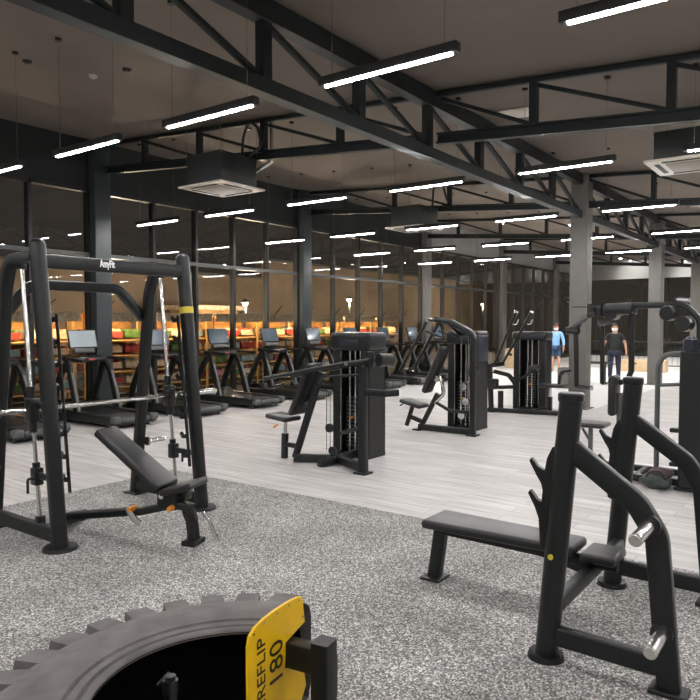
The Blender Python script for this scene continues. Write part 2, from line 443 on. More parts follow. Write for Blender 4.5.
fin(MB().tube([(7.55, 7.6, 4.3), (7.6, 7.62, 4.6), (7.6, 7.5, 4.85), (7.6, 7.3, 4.7), (7.6, 7.25, 4.42), (7.6, 7.5, 4.3)], .022, .1), 'cable_loop', K['cable'], a1)
fin(MB().tube([(8.0, 7.4, zc(7.4) - .01), (8.0, 7.4, 4.28), (7.9, 7.75, 4.12), (7.72, 7.9, 4.08)], .03, .1), 'drain_pipe', K['steel'], a1)
a2 = aircon(13.2, 7.9, 3.84, 'white ceiling air unit hanging mid hall, above the treadmill row')
fin(MB().tube([(13.3, 7.5, 4.3), (13.35, 7.5, 4.75), (13.35, 7.3, 4.85), (13.35, 7.15, 4.4)], .022, .1), 'cable_loop', K['cable'], a2)
aircon(9.98, 1.72, 3.83, 'large ceiling air unit at upper right edge with dark casing above', 1.0, .40)
hp = MB().box((9.2, 3.82, zc(3.82) - .014), (.42, .42, .024), axes((1, 0, 0), (0, 1, .065)), .004)
ht = thing('access_hatch', 'small white square hatch flush in the ceiling behind nearest cross truss', 'hatch', (9.2, 3.82, zc(3.82) - .03))
fin(hp, 'panel', K['white'], ht)
fin(MB().box((9.2, 3.82, zc(3.82) - .028), (.34, .34, .01), axes((1, 0, 0), (0, 1, .065)), .003), 'door', K['white'], ht)

# ceiling downlights beyond the pendants
spots = [(22.2, 7.4), (22.0, 3.2), (25.4, 6.2), (28.3, 8.6), (29.5, 5.3), (24.2, 1.9), (27.6, 3.4), (30.8, 2.4), (34.2, 7.3), (33.6, 4.4), (21.3, 9.4), (36.6, 9.6)]
for i, (x, y) in enumerate(spots):
    z = zc(y)
    t = thing('downlight', 'small round downlight in the far ceiling, %s from the photographer' % (ordn + ['eleventh', 'twelfth'])[sorted(range(12), key=lambda q: spots[q][0]).index(i)], 'downlight', (x, y, z), 'downlights in the far ceiling')
    fin(MB().cyl((x, y, z - .02), (x, y, z + .02), .09), 'trim_ring', K['white'], t)
    fin(MB().cyl((x, y, z - .03), (x, y, z - .018), .065), 'lens', K['spot'], t)
    l = bpy.data.lights.new('downlight', 'SPOT'); l.energy = 150; l.spot_size = 2.0; l.spot_blend = .6; l.shadow_soft_size = .06; l.color = (1, .98, .95)
    o = bpy.data.objects.new('downlight_lamp', l); COL.objects.link(o); o.parent = t; o.location = (0, 0, -.05)
for i, y in enumerate((9.2, 6.6, 4.0, 1.4, -1.2)):
    t = thing('wall_washer', 'small spotlight washing the far end wall, %s from the window wall' % ordn[i], 'spotlight', (XF - 1.1, y, zc(y)), 'wall washers on the end wall')
    fin(MB().cyl((XF - 1.1, y, zc(y) - .12), (XF - 1.1, y, zc(y) + .003), .05), 'can', K['white'], t)
    fin(MB().cyl((XF - 1.1, y, zc(y) - .132), (XF - 1.1, y, zc(y) - .118), .04), 'lens', K['spot'], t)
    l = bpy.data.lights.new('washer', 'SPOT'); l.energy = 34; l.spot_size = 1.9; l.spot_blend = .8; l.shadow_soft_size = .05; l.color = (1, .98, .95)
    o = bpy.data.objects.new('washer_light', l); COL.objects.link(o); o.parent = t; o.location = (0, 0, -.15); o.rotation_euler = (0, -1.0, 0)
for (x, y), n, c, l in (((5.3, 8.05), 'smoke_detector', 'detector', 'small white disc detector on the ceiling, upper left'),
                        ((5.35, 7.4), 'ceiling_sensor', 'sensor', 'small dark sensor on the ceiling above the white detector'),
                        ((4.55, 8.3), 'ceiling_sensor', 'sensor', 'small dark sensor on the ceiling at far upper left')):
    t = thing(n, l, c, (x, y, zc(y)))
    k = K['white'] if 'smoke' in n else K['cable']
    fin(MB().cyl((x, y, zc(y) - .025), (x, y, zc(y) + .004), .05, .06), 'body', k, t)
    fin(MB().cyl((x, y, zc(y) - .04), (x, y, zc(y) - .025), .028, .045), 'dome', k, t)

# ------------------------------------------------------------------ smith machine
R0 = thing('smith_machine', 'large black smith machine rack with chrome guide rods, left foreground', 'smith machine', (3.57, 5.36, 0))
XL, XR = 2.86, 4.29
up_y = lambda z: 4.87 + .105 * z
for x in (XL, XR):
    u = MB().sweep([(x, up_y(.02), .02), (x, up_y(2.36), 2.36)], rprof(.112, .125, .05, 5), (0, 1, 0))
    o = fin(u, 'upright', K['frame2'], R0, 0, None, 25)
    cp = MB().sphere((x, up_y(2.36), 2.36), .062, (.95, 1.05, .8)); fin(cp, 'cap', K['plastic'], o)
    fin(MB().cyl((x, up_y(0), .0), (x, up_y(0), .03), .135, .125, 32), 'foot', K['frame'], o)
    if x == XR:
        fin(MB().bar((x, up_y(1.84), 1.84), (x, up_y(1.90), 1.90), .116, .129, (0, 1, 0), .05), 'sticker', K['label_yellow'], o, label='yellow warning sticker')
for x in (XL, XR):
    xs = x + (.0)
    fin(MB().path([(xs, 5.88, .02), (xs, 5.62, 2.04), (xs, 5.53, 2.27), (xs, up_y(2.22) + .05, 2.27)], .085, .10, .16, (1, 0, 0)), 'rear_upright', K['frame'], R0)
    fin(MB().box((xs, 5.88, .012), (.16, .2, .024), None, .008), 'foot', K['frame'], R0)
    fin(MB().bar((xs, up_y(.12), .105), (xs, 5.85, .105), .07, .11), 'base_rail', K['frame'], R0)
fin(MB().bar((XL + .05, up_y(2.23), 2.235), (XR - .05, up_y(2.23), 2.235), .07, .11), 'front_beam', K['frame2'], R0)
fin(MB().path([(XL, 5.70, 1.78), (XL + .22, 5.65, 2.08), (XR - .34, 5.65, 2.08), (XR - .02, 5.70, 1.80)], .07, .09, .2), 'rear_beam', K['frame2'], R0)
text('AmyFit', .085, K['white_ink'], 'lettering', R0, (3.37, up_y(2.2) - .0385, 2.220), (1, 0, 0), (0, .1, 1), .001, .145, label='small white lettering', bold=.003)
for x, s in ((2.89, 1), (4.26, -1)):
    rd = fin(MB().tube([(x, 5.42, 2.22), (x, 5.20, .14)], .017, 0, 14), 'guide_rod', K['chrome'], R0, label='chrome guide rod')
    fin(MB().box((x, 5.20, .17), (.06, .06, .07), None, .006), 'rod_socket', K['plastic'], rd)
    fin(MB().box((x, 5.42, 2.21), (.06, .06, .05), None, .006), 'rod_socket', K['plastic'], rd)
    ry = lambda z: 5.20 + (z - .14) / 2.08 * .22
    st = MB().box((x, ry(.52), .52), (.075, .08, .14), None, .01).cyl((x, ry(.60), .59), (x, ry(.62), .63), .03)
    st.bar((x, ry(.52), .53), (x, up_y(.52) + .05, .53), .045, .05)
    st.tube([(x - s * .03, ry(.5), .5), (x - s * .09, ry(.5) - .02, .52), (x - s * .09, ry(.5) - .02, .40)], .011, .02)
    fin(st, 'safety_stop', K['plastic'], R0)
    ca = MB().box((x, ry(1.05), 1.05), (.085, .10, .20), None, .014).cyl((x, ry(1.17), 1.14), (x, ry(1.2), 1.24), .034).cyl((x, ry(.92), .87), (x, ry(.95), .96), .034)
    ca.prism([(0, 0), (.10, .02), (.12, .07), (.09, .075), (.07, .05), (0, .05)], (x + s * .05, ry(1.05), 1.05), (0, -1, 0), (0, 0, 1), .02)
    fin(ca, 'carriage', K['plastic'], R0)
    # hook rail along the inner side of the upright
    xr = x + s * .082
    pts = [(xr, up_y(z) - .005, z) for z in (.42, 1.82)]
    hr = MB().bar(pts[0], pts[1], .035, .012, (1, 0, 0), .003)
    for k in range(8):
        z = .5 + k * .18; y = up_y(z)
        hr.prism([(0, 0), (.055, -.005), (.085, .035), (.075, .055), (.05, .03), (0, .04)], (xr, y + .005, z), (0, 1, 0), (0, 0, 1), .026)
    fin(hr, 'hook_rail', K['plastic'], R0)
by = 5.30
bb = MB().tube([(2.60, by, 1.05), (4.54, by, 1.05)], .019, 0, 16)
bo = fin(bb, 'barbell', K['chrome'], R0, label='chrome barbell')
for a, b in ((2.28, 2.62), (4.52, 4.86)): fin(MB().cyl((a, by, 1.05), (b, by, 1.05), .025), 'sleeve', K['steel'], bo)
for a in (2.62, 4.52): fin(MB().cyl((a - .012, by, 1.05), (a + .012, by, 1.05), .036), 'collar', K['steel'], bo)
for x, s in ((XL, -1), (XR, 1)):
    for z in (.55, 1.0):
        h = MB().cyl((x + s * .04, 5.80 - .12 * z, z), (x + s * .25, 5.80 - .12 * z, z), .024)
        h.cyl((x + s * .035, 5.80 - .12 * z, z), (x + s * .055, 5.80 - .12 * z, z), .045)
        if z < .9: fin(h, 'weight_peg', K['steel'], R0, label='steel weight peg')
        else: h.bm.free()

# ------------------------------------------------------------------ adjustable bench
R1 = thing('adjustable_bench', 'black adjustable incline bench standing inside the smith machine', 'bench', (3.38, 4.75, 0.008))
a = V((-.304, .953, 0)).normalized(); n = V((a.y, -a.x, 0)); up = V((0, 0, 1))
H = V((3.42, 4.30, .455))
bd = (a * .556 + up * .39).normalized()
Rb = axes(n, bd)
def taper_pad(c, R, w0, w1, L, th, bev=.022):
    b = bmesh.new(); bmesh.ops.create_cube(b, size=1)
    for v in b.verts:
        t = v.co.y + .5; w = w0 + (w1 - w0) * t
        v.co = V((v.co.x * w, v.co.y * L, v.co.z * th))
    bmesh.ops.bevel(b, geom=b.edges[:], offset=bev, segments=4, profile=.5, affect='EDGES')
    for v in b.verts: v.co = R @ v.co + V(c)
    m = MB(); m.merge(b); return m
nb = Rb.col[2]
fin(taper_pad(H + bd * .36 + nb * .02, Rb, .29, .24, .72, .065), 'backrest', K['vinyl'], R1, 0, None, 60)
sd = (-a * .9 + up * .26).normalized(); Rs = axes(n, sd)
fin(taper_pad(H + sd * .155 - V((0, 0, .0)) + V(Rs.col[2]) * .02, Rs, .25, .28, .30, .055), 'seat', K['vinyl'], R1, 0, None, 60)
fin(MB().bar(H + bd * .02 - nb * .045, H + bd * .62 - nb * .045, .06, .05, nb), 'backrest_frame', K['frame'], R1)
fr = MB().path([V((3.21, 5.33, .11)), H + a * .22 - up * .20, H - up * .14, H - a * .18 - up * .11, V((3.555, 4.16, .20)), V((3.56, 4.14, .03))], .10, .06, .10)
fin(fr, 'main_frame', K['frame2'], R1)
fin(MB().bar(V((3.50, 4.16, .40)) - n * .05, V((3.50, 4.16, .40)) + n * .05, .05, .05), 'seat_pivot', K['frame'], R1)
fin(MB().box(H - up * .08 - a * .04, (.13, .17, .15), axes(n, a), .012), 'hinge_bracket', K['frame'], R1)
for s in (-1, 1): fin(MB().cyl(H - up * .05 - n * s * .064, H - up * .05 - n * s * .074, .022), 'pivot_bolt', K['chrome'], R1)
ff = MB().bar(V((3.56, 4.14, .03)) - n * .09, V((3.56, 4.14, .03)) + n * .07, .12, .04)
fin(ff, 'front_foot', K['frame'], R1)
rf = MB().bar(V((3.20, 5.36, .06)) - n * .26, V((3.20, 5.36, .06)) + n * .22, .07, .07)
for s in (-.27, .22): rf.cyl(V((3.20, 5.36, .055)) + n * (s - .02), V((3.20, 5.36, .055)) + n * (s + .02), .047)
fin(rf, 'rear_foot', K['frame'], R1)
arc = MB()
ap = [H + a * (.12 + .20 * math.cos(t)) + up * (-.08 - .22 * math.sin(t)) - n * .07 for t in [k * .17 for k in range(2, 8)]]
arc.sweep(ap, rprof(.055, .012), (a.y, -a.x, 0)); fin(arc, 'adjuster_arc', K['steel'], R1, label='perforated grey adjuster arc')
for p in (H + a * .27 - up * .17 - n * .05, H - a * .10 - up * .13 - n * .07):
    fin(MB().cyl(p, p - n * .05, .024, .018).cyl(p + n * .04, p, .012), 'pop_pin', K['orange'], R1, label='orange pop pin')
lv = MB().tube([V((3.60, 4.08, .26)), V((3.62, 4.03, .2)), V((3.66, 3.99, .05))], .014, .02).cyl(V((3.655, 3.995, .075)), V((3.665, 3.985, .03)), .02)
fin(lv, 'handle', K['chrome'], R1, label='chrome handle')
fin(MB().box(V((3.535, 4.19, .372)), (.05, .05, .006), axes(n, a)), 'sticker', K['label_yellow'], R1, label='yellow sticker')

# ------------------------------------------------------------------ olympic bench press rack
R2 = thing('bench_press_rack', 'black bench press rack with flat padded bench and steel weight pegs, right foreground', 'bench press', (4.03, 1.2, .008))
for x, s in ((3.42, -1), (4.64, 1)):
    uy = lambda z: 1.24 - .085 * z
    u = MB().sweep([(x, uy(.02), .02), (x, uy(1.37), 1.37)], rprof(.115, .115, .055, 6), (0, 1, 0))
    uo = fin(u, 'upright', K['frame2'], R2, 0, None, 30)
    fin(MB().sweep([(x, uy(1.355), 1.35), (x, uy(1.4) + .004, 1.40)], rprof(.12, .128, .056, 6), (0, 1, .0)), 'cap', K['plastic'], uo, .01)
    fin(MB().cyl((x, uy(0), .006), (x, uy(0), .035), .095, .088, 32), 'foot', K['frame'], uo)
    fin(MB().path([(x, uy(1.1) - .02, 1.12), (x, .80, .885), (x, .71, .745), (x, .645, .02)], .105, .065, .16, (1, 0, 0), .012), 'rear_brace', K['frame2'], R2, 0, None, 28)
    fin(MB().box((x, .645, .02), (.12, .17, .024), None, .006), 'foot', K['frame'], R2)
    fin(MB().bar((x, uy(.14), .14), (x, .67, .13), .06, .10), 'base_rail', K['frame2'], R2)
    hk = MB()
    plate = [(.0, .62), (.045, .64), (.06, .72), (.07, .78), (.10, .84), (.145, .905), (.135, .925), (.09, .88), (.062, .87), (.062, .93), (.075, .965), (.11, 1.01), (.155, 1.075), (.145, 1.095), (.10, 1.05), (.062, 1.035), (.055, 1.10), (.03, 1.16), (0, 1.17)]
    hk.prism([(y * .92 + (uy(z) - uy(.9)), z - .045) for y, z in plate], (x, uy(.9) + .045, 0), (0, 1, 0), (0, 0, 1), .035)
    fin(hk, 'bar_hook', K['plastic'], R2, .004)
    for y, z, L in ((.735, .80, .31), (.675, .30, .27)):
        pg = MB().cyl((x + s * .035, y, z), (x + s * L, y, z), .030).cyl((x + s * (L - .012), y, z), (x + s * (L + .012), y, z), .031, .024)
        po = fin(pg, 'weight_peg', K['steel'], R2, label='polished steel weight peg')
        fin(MB().cyl((x + s * .034, y, z), (x + s * .05, y, z), .05), 'peg_collar', K['plastic'], po)
fin(MB().bar((3.45, 1.19, .30), (4.62, 1.19, .30), .06, .085), 'cross_beam', K['frame2'], R2)
fin(taper_pad((4.02, 1.755, .425), M.Identity(3), .27, .33, 1.0, .06, .024), 'bench_pad', K['vinyl'], R2, 0, None, 60)
fin(MB().box((4.02, 1.125, .405), (.26, .20, .055), None, .02), 'head_pad', K['vinyl'], R2, 0, None, 60)
bf = MB().bar((4.02, 2.22, .365), (4.02, 1.04, .35), .06, .06)
bf.bar((4.02, 1.55, .36), (4.02, 1.20, .29), .05, .05); fin(bf, 'bench_frame', K['frame'], R2)
fl = MB().bar((4.05, 2.20, .37), (4.05, 2.25, .02), .075, .09, (0, 1, 0)); fl.box((4.05, 2.25, .016), (.17, .14, .02), None, .005)
fin(fl, 'bench_leg', K['frame2'], R2)
fin(MB().cyl((3.355, 1.20, .56), (3.362, 1.20, .56), .014), 'sticker', K['label_yellow'], R2, label='small yellow sticker')

# ------------------------------------------------------------------ half tyre flip trainer
TC = V((1.58, 1.67, 0)); ph = V((.989, .149, 0)).normalized(); pn = V((-ph.y, ph.x, 0)); OFF = .1445; PHI = math.atan2(ph.y, ph.x)
def half_lathe(prof, n, off=OFF + .008):
    m = MB(); L = len(prof); rings = []
    for k in range(n + 1):
        ring = []
        for r, z in prof:
            a0 = math.asin(off / r); a_ = PHI + a0 + (PI - 2 * a0) * k / n
            ring.append(m.bm.verts.new(TC + V((r * math.cos(a_), r * math.sin(a_), z))))
        rings.append(ring)
    for k in range(n):
        for j in range(L): m._face((rings[k][j], rings[k + 1][j], rings[k + 1][(j + 1) % L], rings[k][(j + 1) % L]))
    return m
R3 = thing('tire_flip_machine', 'half tyre flip trainer with yellow end plate, bottom left corner', 'tyre machine', (1.6, 1.8, .008))
prof = [(.450, .49), (.452, .500), (.458, .508), (.478, .510), (.484, .497), (.494, .497), (.499, .509), (.522, .514), (.527, .503), (.535, .503), (.541, .516), (.60, .522), (.655, .522), (.72, .512), (.765, .498), (.795, .476), (.808, .44), (.812, .40), (.812, .14),
        (.79, .06), (.72, .03), (.58, .02), (.47, .03), (.450, .06), (.450, .10), (.60, .10), (.74, .13), (.77, .28), (.74, .40), (.60, .44)]
ty = half_lathe(prof, 96)
for k in range(14):
    aa = PHI + math.radians(18 + k * 11.2)
    d = V((math.cos(aa), math.sin(aa), 0)); tt = V((-d.y, d.x, 0))
    w = .056
    for zz0, zz1, off in ((.27, .478, .0), (.05, .25, .08)):
        ca = TC + tt * off; ri = .70 if zz1 > .4 else .80
        b = bmesh.new(); sh = .035
        rings = [[(.80, zz0, -w), (.865, zz0, -w * .9), (.865, zz0, w * .9), (.80, zz0, w)],
                 [(.80, zz1 - .02, -w + sh), (.880, zz1 - .02, -w * .9 + sh), (.880, zz1 - .02, w * .9 + sh), (.80, zz1 - .02, w + sh)],
                 [(ri, zz1 + .030, -w + sh), (.874, zz1 + .010, -w * .85 + sh), (.874, zz1 + .010, w * .85 + sh), (ri, zz1 + .030, w + sh)]]
        vv = [[b.verts.new(ca + d * r + tt * q + up * z) for r, z, q in ring] for ring in rings]
        for i in range(2):
            for j in range(4): b.faces.new((vv[i][j], vv[i][(j + 1) % 4], vv[i + 1][(j + 1) % 4], vv[i + 1][j]))
        b.faces.new(vv[0][::-1]); b.faces.new(vv[2])
        ty.merge(b)
po_ = TC + pn * OFF
tyo = fin(ty, 'half_tyre', K['rubber'], R3, 0, None, 50)
li = half_lathe([(.446, .105), (.60, .108), (.735, .135), (.765, .28), (.735, .395), (.60, .435), (.4465, .496), (.4485, .499), (.60, .425), (.725, .39), (.755, .28), (.725, .14), (.60, .118)], 60, OFF + .02)
fin(li, 'inner_liner', K['liner'], tyo)
def end_plate(sg):
    # outline along the plate line (s from the axis outwards) and height
    out = [(.30, .03), (.30, .49), (.312, .53), (.35, .552), (.41, .563), (.49, .568), (.59, .567), (.665, .56), (.693, .552), (.705, .53), (.72, .43), (.645, .415), (.57, .40), (.56, .29), (.71, .225), (.73, .14), (.67, .06), (.6, .03)]
    p = MB().prism([(x * sg, z) for x, z in out], po_, ph, (0, 0, 1), .012)
    return fin(p, 'end_plate', K['yellow'], R3, .001, label='yellow end plate')
e1 = end_plate(1); end_plate(-1)
fo = -pn * .0075
text('TIREFLIP', .080, K['ink'], 'lettering', e1, po_ + fo + ph * .412 + up * .168, (0, 0, 1), -ph, .001, .328, label='black lettering reading up the plate')
text('180', .135, K['ink'], 'lettering', e1, po_ + fo + ph * .538 + up * .272, (0, 0, 1), -ph, .001, .165, label='black numerals reading up the plate')
for s_, z_ in ((.335, .53), (.41, .548), (.50, .553), (.59, .552), (.668, .545), (.70, .46)):
    q = po_ + fo + ph * s_ + up * z_; fin(MB().cyl(q, q - pn * .002, .005, None, 8), 'bolt', K['steel'], e1)
for sg in (1, -1):
    fin(MB().box(po_ + ph * .60 * sg - pn * .075 + up * .345, (.07, .17, .11), axes(ph, pn), .006), 'pivot_arm', K['frame'], R3)
    pp = po_ + ph * .568 * sg - pn * .19 + up * .0
    fin(MB().bar(pp + up * .01, pp + up * .448, .09, .08, pn, .008), 'post', K['frame'], R3)
    fin(MB().tube([pp + ph * .045 * sg + up * .36, pp + ph * .10 * sg + up * .36, pp + ph * .10 * sg + up * .16, pp + ph * .045 * sg + up * .16], .009, .03), 'post_handle', K['plastic'], R3)
fin(MB().bar(po_ - ph * .60 - pn * .19 + up * .05, po_ + ph * .60 - pn * .19 + up * .05, .08, .08), 'base_beam', K['frame'], R3)
fin(MB().bar(po_ - ph * .30 + up * .15 + pn * .03, po_ + ph * .30 + up * .15 + pn * .03, .05, .20), 'hub_beam', K['liner'], R3)
kb = V((1.60, 2.0, .40))
kn = MB().cyl(kb - up * .02, kb + up * .03, .028).cyl(kb + up * .03, kb + up * .045, .02)
kn.bar(kb + V((-.02, .05, .0)), kb + V((.03, .04, .03)), .012, .012)
kn.bar(kb - up * .39, kb, .04, .04, (0, 1, 0))
fin(kn, 'hub_bolt', K['plastic'], R3)

# ------------------------------------------------------------------ selectorised machines
def tower(R, x0, x1, y0, y1, h, cap_h=.2, over=.05):
    """weight stack tower whose open face looks towards -X"""
    sh = MB()
    sh.span((x1 - .04, y0, .03), (x1, y1, h - cap_h)); sh.span((x0, y0, .03), (x1, y0 + .13, h - cap_h)); sh.span((x0, y1 - .13, .03), (x1, y1, h - cap_h))
    fin(sh, 'shroud', K['frame'], R, .012)
    cp = MB().box(((x0 + x1) / 2 - over / 2, (y0 + y1) / 2, h - cap_h / 2), (x1 - x0 + over, y1 - y0 + .05, cap_h), None, .05, 5)
    co = fin(cp, 'cap', K['plastic'], R, 0, None, 60)
    fin(MB().box((x0 - over - .001, (y0 + y1) / 2, h - cap_h * .55), (.012, (y1 - y0) * .5, cap_h * .3), None, .005), 'badge', K['navy'], co)
    bs = MB().span((x0, y0, .0), (x1, y1, .05)); fin(bs, 'foot_plate', K['frame'], R, .005)
    ym = (y0 + y1) / 2
    st = MB()
    for k in range(13): st.span((x0 + .06, ym - .12, .10 + k * .052), (x1 - .06, ym + .12, .147 + k * .052))
    fin(st, 'weight_stack', K['plastic'], R, .002)
    for s in (-.045, .045): fin(MB().tube([(x0 + .045, ym + s, .06), (x0 + .045, ym + s, h - cap_h)], .016, 0, 12), 'guide_rod', K['chrome'], R, label='chrome guide rod')
    fin(MB().cyl((x0 + .05, ym, .52), (x0 + .005, ym, .52), .016), 'selector_pin', K['orange'], R, label='orange selector pin')
    for y in (y0 + .135, y1 - .135): fin(MB().bar((x0 - .004, y, .08), (x0 - .004, y, h - cap_h), .016, .012, (0, 1, 0)), 'edge_strip', K['steel'], R)

# shoulder press
P = thing('shoulder_press_machine', 'black shoulder press machine with long lever arms, left of the pulldown machine', 'gym machine', (6.75, 5.1, 0), 'seated weight stack machines')
tower(P, 7.12, 7.50, 4.92, 5.50, 1.63, .24)
bm_ = MB().bar((6.42, 5.58, .06), (6.72, 5.10, .06), .08, .10).bar((6.70, 5.08, .06), (7.15, 5.15, .06), .08, .10)
bm_.bar((6.38, 5.14, .06), (6.70, 5.09, .06), .08, .10).bar((6.69, 5.08, .06), (6.43, 4.53, .06), .08, .10)
fin(bm_, 'base_frame', K['frame2'], P)
ps = MB().bar((6.42, 4.52, .02), (6.45, 4.55, 1.24), .10, .10, (0, 1, 0)); ps.box((6.42, 4.52, .012), (.17, .17, .024), None, .006); fin(ps, 'post', K['frame2'], P)
fin(MB().bar((6.45, 4.54, 1.18), (7.14, 5.0, 1.18), .07, .09), 'top_beam', K['frame2'], P)
fin(MB().path([(6.45, 4.52, .95), (6.45, 4.25, .95), (6.62, 4.18, .95)], .07, .08, .05), 'side_bracket', K['frame2'], P)
fin(MB().cyl((6.43, 4.44, 1.24), (6.43, 4.44, 1.42), .055), 'pivot_housing', K['plastic'], P)
fin(MB().cyl((6.40, 4.29, 1.33), (6.56, 4.22, 1.33), .075), 'counterweight', K['plastic'], P)
for x in (6.32, 6.86):
    ar = MB().tube([(x, 4.36, 1.325), (x, 4.66, 1.285), (x, 5.16, 1.20), (x, 5.98, 1.045)], .026, .4, 12)
    ao = fin(ar, 'lever_arm', K['frame2'], P)
    fin(MB().tube([(x, 5.98, 1.045), (x + .02, 6.02, .98), (x + .02, 5.95, .915), (x + .02, 5.70, .985)], .017, .05), 'handle', K['plastic'], ao)
    fin(MB().cyl((x - .035, 4.66, 1.285), (x - .045, 4.66, 1.285), .03), 'pivot_cap', K['chrome'], ao)
fin(MB().bar((6.32, 4.42, 1.32), (6.86, 4.42, 1.32), .06, .06), 'pivot_beam', K['frame'], P)
fin(MB().bar((6.47, 5.60, .06), (6.52, 5.22, 1.15), .075, .075, (0, 1, 0)), 'back_frame', K['frame2'], P)
d = (V((6.52, 5.26, 1.25)) - V((6.5, 5.57, .60))); Rp = axes((1, 0, 0), d)
fin(MB().box((6.52, 5.47, .925), (.30, d.length, .075), Rp, .03), 'backrest', K['vinyl'], P, 0, None, 60)
fin(MB().box((6.52, 5.85, .545), (.32, .36, .065), axes((1, 0, 0), (0, 1, .10)), .028), 'seat', K['vinyl'], P, 0, None, 60)
fin(MB().tube([(6.5, 5.80, .30), (6.5, 5.79, .52)], .025, 0, 12), 'seat_post', K['chrome'], P, label='chrome seat post')
fin(MB().bar((6.5, 5.81, .02), (6.5, 5.80, .34), .075, .075, (0, 1, 0)).bar((6.5, 5.80, .2), (6.48, 5.55, .2), .06, .06), 'seat_sleeve', K['frame2'], P)
fin(MB().cyl((6.5, 5.92, .44), (6.48, 5.98, .40), .014), 'adjuster', K['orange'], P, label='orange adjuster lever')
fin(MB().tube([(6.5, 5.26, 1.09), (6.5, 4.62, 1.14)], .016), 'brace_rod', K['frame2'], P)
for q in ((6.62, 5.17, .45), (6.62, 5.12, .17)): fin(MB().cyl((q[0] - .02, q[1], q[2]), (q[0] + .02, q[1], q[2]), .055), 'pulley', K['plastic'], P)
cb = MB()
for y in (5.11, 5.16, 5.22): cb.tube([(6.62, y, .17), (6.62, y, .92)], .004, 0, 6)
fin(cb, 'cable', K['cable'], P)
fin(MB().bar((6.62, 5.12, .10), (6.62, 5.12, .14), .05, .05, (0, 1, 0)).bar((6.6, 5.0, .4), (7.13, 5.05, .4), .04, .05), 'pulley_bracket', K['frame'], P)

# pulldown / chest press beyond
Q = thing('pulldown_machine', 'black pulldown machine with overhead bent arm and small seat, middle of the hall', 'gym machine', (9.85, 5.15, 0), 'seated weight stack machines')
tower(Q, 10.08, 10.48, 4.84, 5.38, 1.62, .22)
fin(MB().span((10.0, 4.79, 1.12), (10.4, 4.835, 1.55), .02), 'side_panel', K['navy'], Q, label='navy side panel')
fin(MB().path([(9.6, 4.68, .02), (9.6, 4.67, 1.58), (9.6, 5.06, 1.765), (9.6, 5.36, 1.81)], .085, .10, .16, (1, 0, 0)), 'main_post', K['frame2'], Q)
fin(MB().box((9.6, 4.68, .012), (.17, .17, .024), None, .006), 'foot', K['frame'], Q)
fin(MB().bar((9.6, 5.64, .06), (9.6, 4.7, .06), .08, .10).box((9.6, 5.66, .012), (.17, .14, .024), None, .006), 'base_frame', K['frame2'], Q)
fin(MB().bar((9.6, 4.72, .96), (9.6, 4.66, .96), .08, .10).bar((9.6, 4.70, .96), (10.1, 4.86, .96), .08, .10), 'side_bracket', K['frame2'], Q)
fin(MB().bar((9.6, 5.12, 1.77), (10.12, 5.12, 1.55), .07, .08), 'top_beam', K['frame2'], Q)
fin(MB().tube([(9.36, 5.36, 1.80), (9.86, 5.36, 1.80)], .035), 'pivot_tube', K['steel'], Q)
for x in (9.40, 9.82):
    ao = fin(MB().tube([(x, 5.38, 1.80), (x, 5.88, .98)], .026, 0, 12), 'lever_arm', K['frame2'], Q)
    fin(MB().tube([(x, 5.80, 1.10), (x, 5.885, .965)], .032, 0, 12), 'grip', K['plastic'], ao)
    fin(MB().tube([(x, 5.40, 1.62), (x, 5.05, 1.50)], .016), 'link_rod', K['frame2'], ao)
fin(MB().bar((9.6, 5.60, .06), (9.6, 5.30, .62), .07, .07, (0, 1, 0)), 'seat_frame', K['frame2'], Q)
d = V((0, 5.16, 1.37)) - V((0, 5.50, .62))
fin(MB().box((9.6, 5.34, 1.0), (.26, d.length, .10), axes((1, 0, 0), d), .045), 'chest_pad', K['vinyl'], Q, 0, None, 60)
fin(MB().box((9.6, 5.74, .435), (.32, .40, .065), axes((1, 0, 0), (0, 1, .22)), .028), 'seat', K['vinyl'], Q, 0, None, 60)
fin(MB().bar((9.6, 5.88, .06), (9.6, 5.76, .40), .06, .06, (0, 1, 0)).bar((9.6, 5.84, .22), (9.6, 5.56, .14), .06, .07), 'seat_post', K['frame2'], Q)
fin(MB().tube([(9.6, 5.93, .42), (9.56, 5.99, .38)], .012), 'adjuster', K['plastic'], Q)
cr = MB().tube([(9.6, 5.42, .86), (9.62, 5.25, .90), (9.62, 5.20, .62), (9.6, 5.36, .46)], .032, .12)
cr.cyl((9.55, 5.44, .82), (9.66, 5.44, .82), .05).cyl((9.55, 5.30, .86), (9.66, 5.30, .86), .05)
fin(cr, 'cam_link', K['steel'], Q)
fin(MB().tube([(9.6, 5.38, .5), (9.6, 5.08, .36), (9.6, 4.74, .36)], .028, .05), 'foot_bar', K['frame2'], Q)
for y, z in ((5.02, .72), (4.98, .48), (5.05, .25)): fin(MB().cyl((9.93, y, z), (9.98, y, z), .06), 'pulley', K['steel'], Q)
fin(MB().tube([(9.95, 5.06, .1), (9.95, 5.06, 1.5)], .006, 0, 6).tube([(9.95, 4.94, .3), (9.95, 4.94, 1.5)], .006, 0, 6), 'cable', K['steel'], Q)

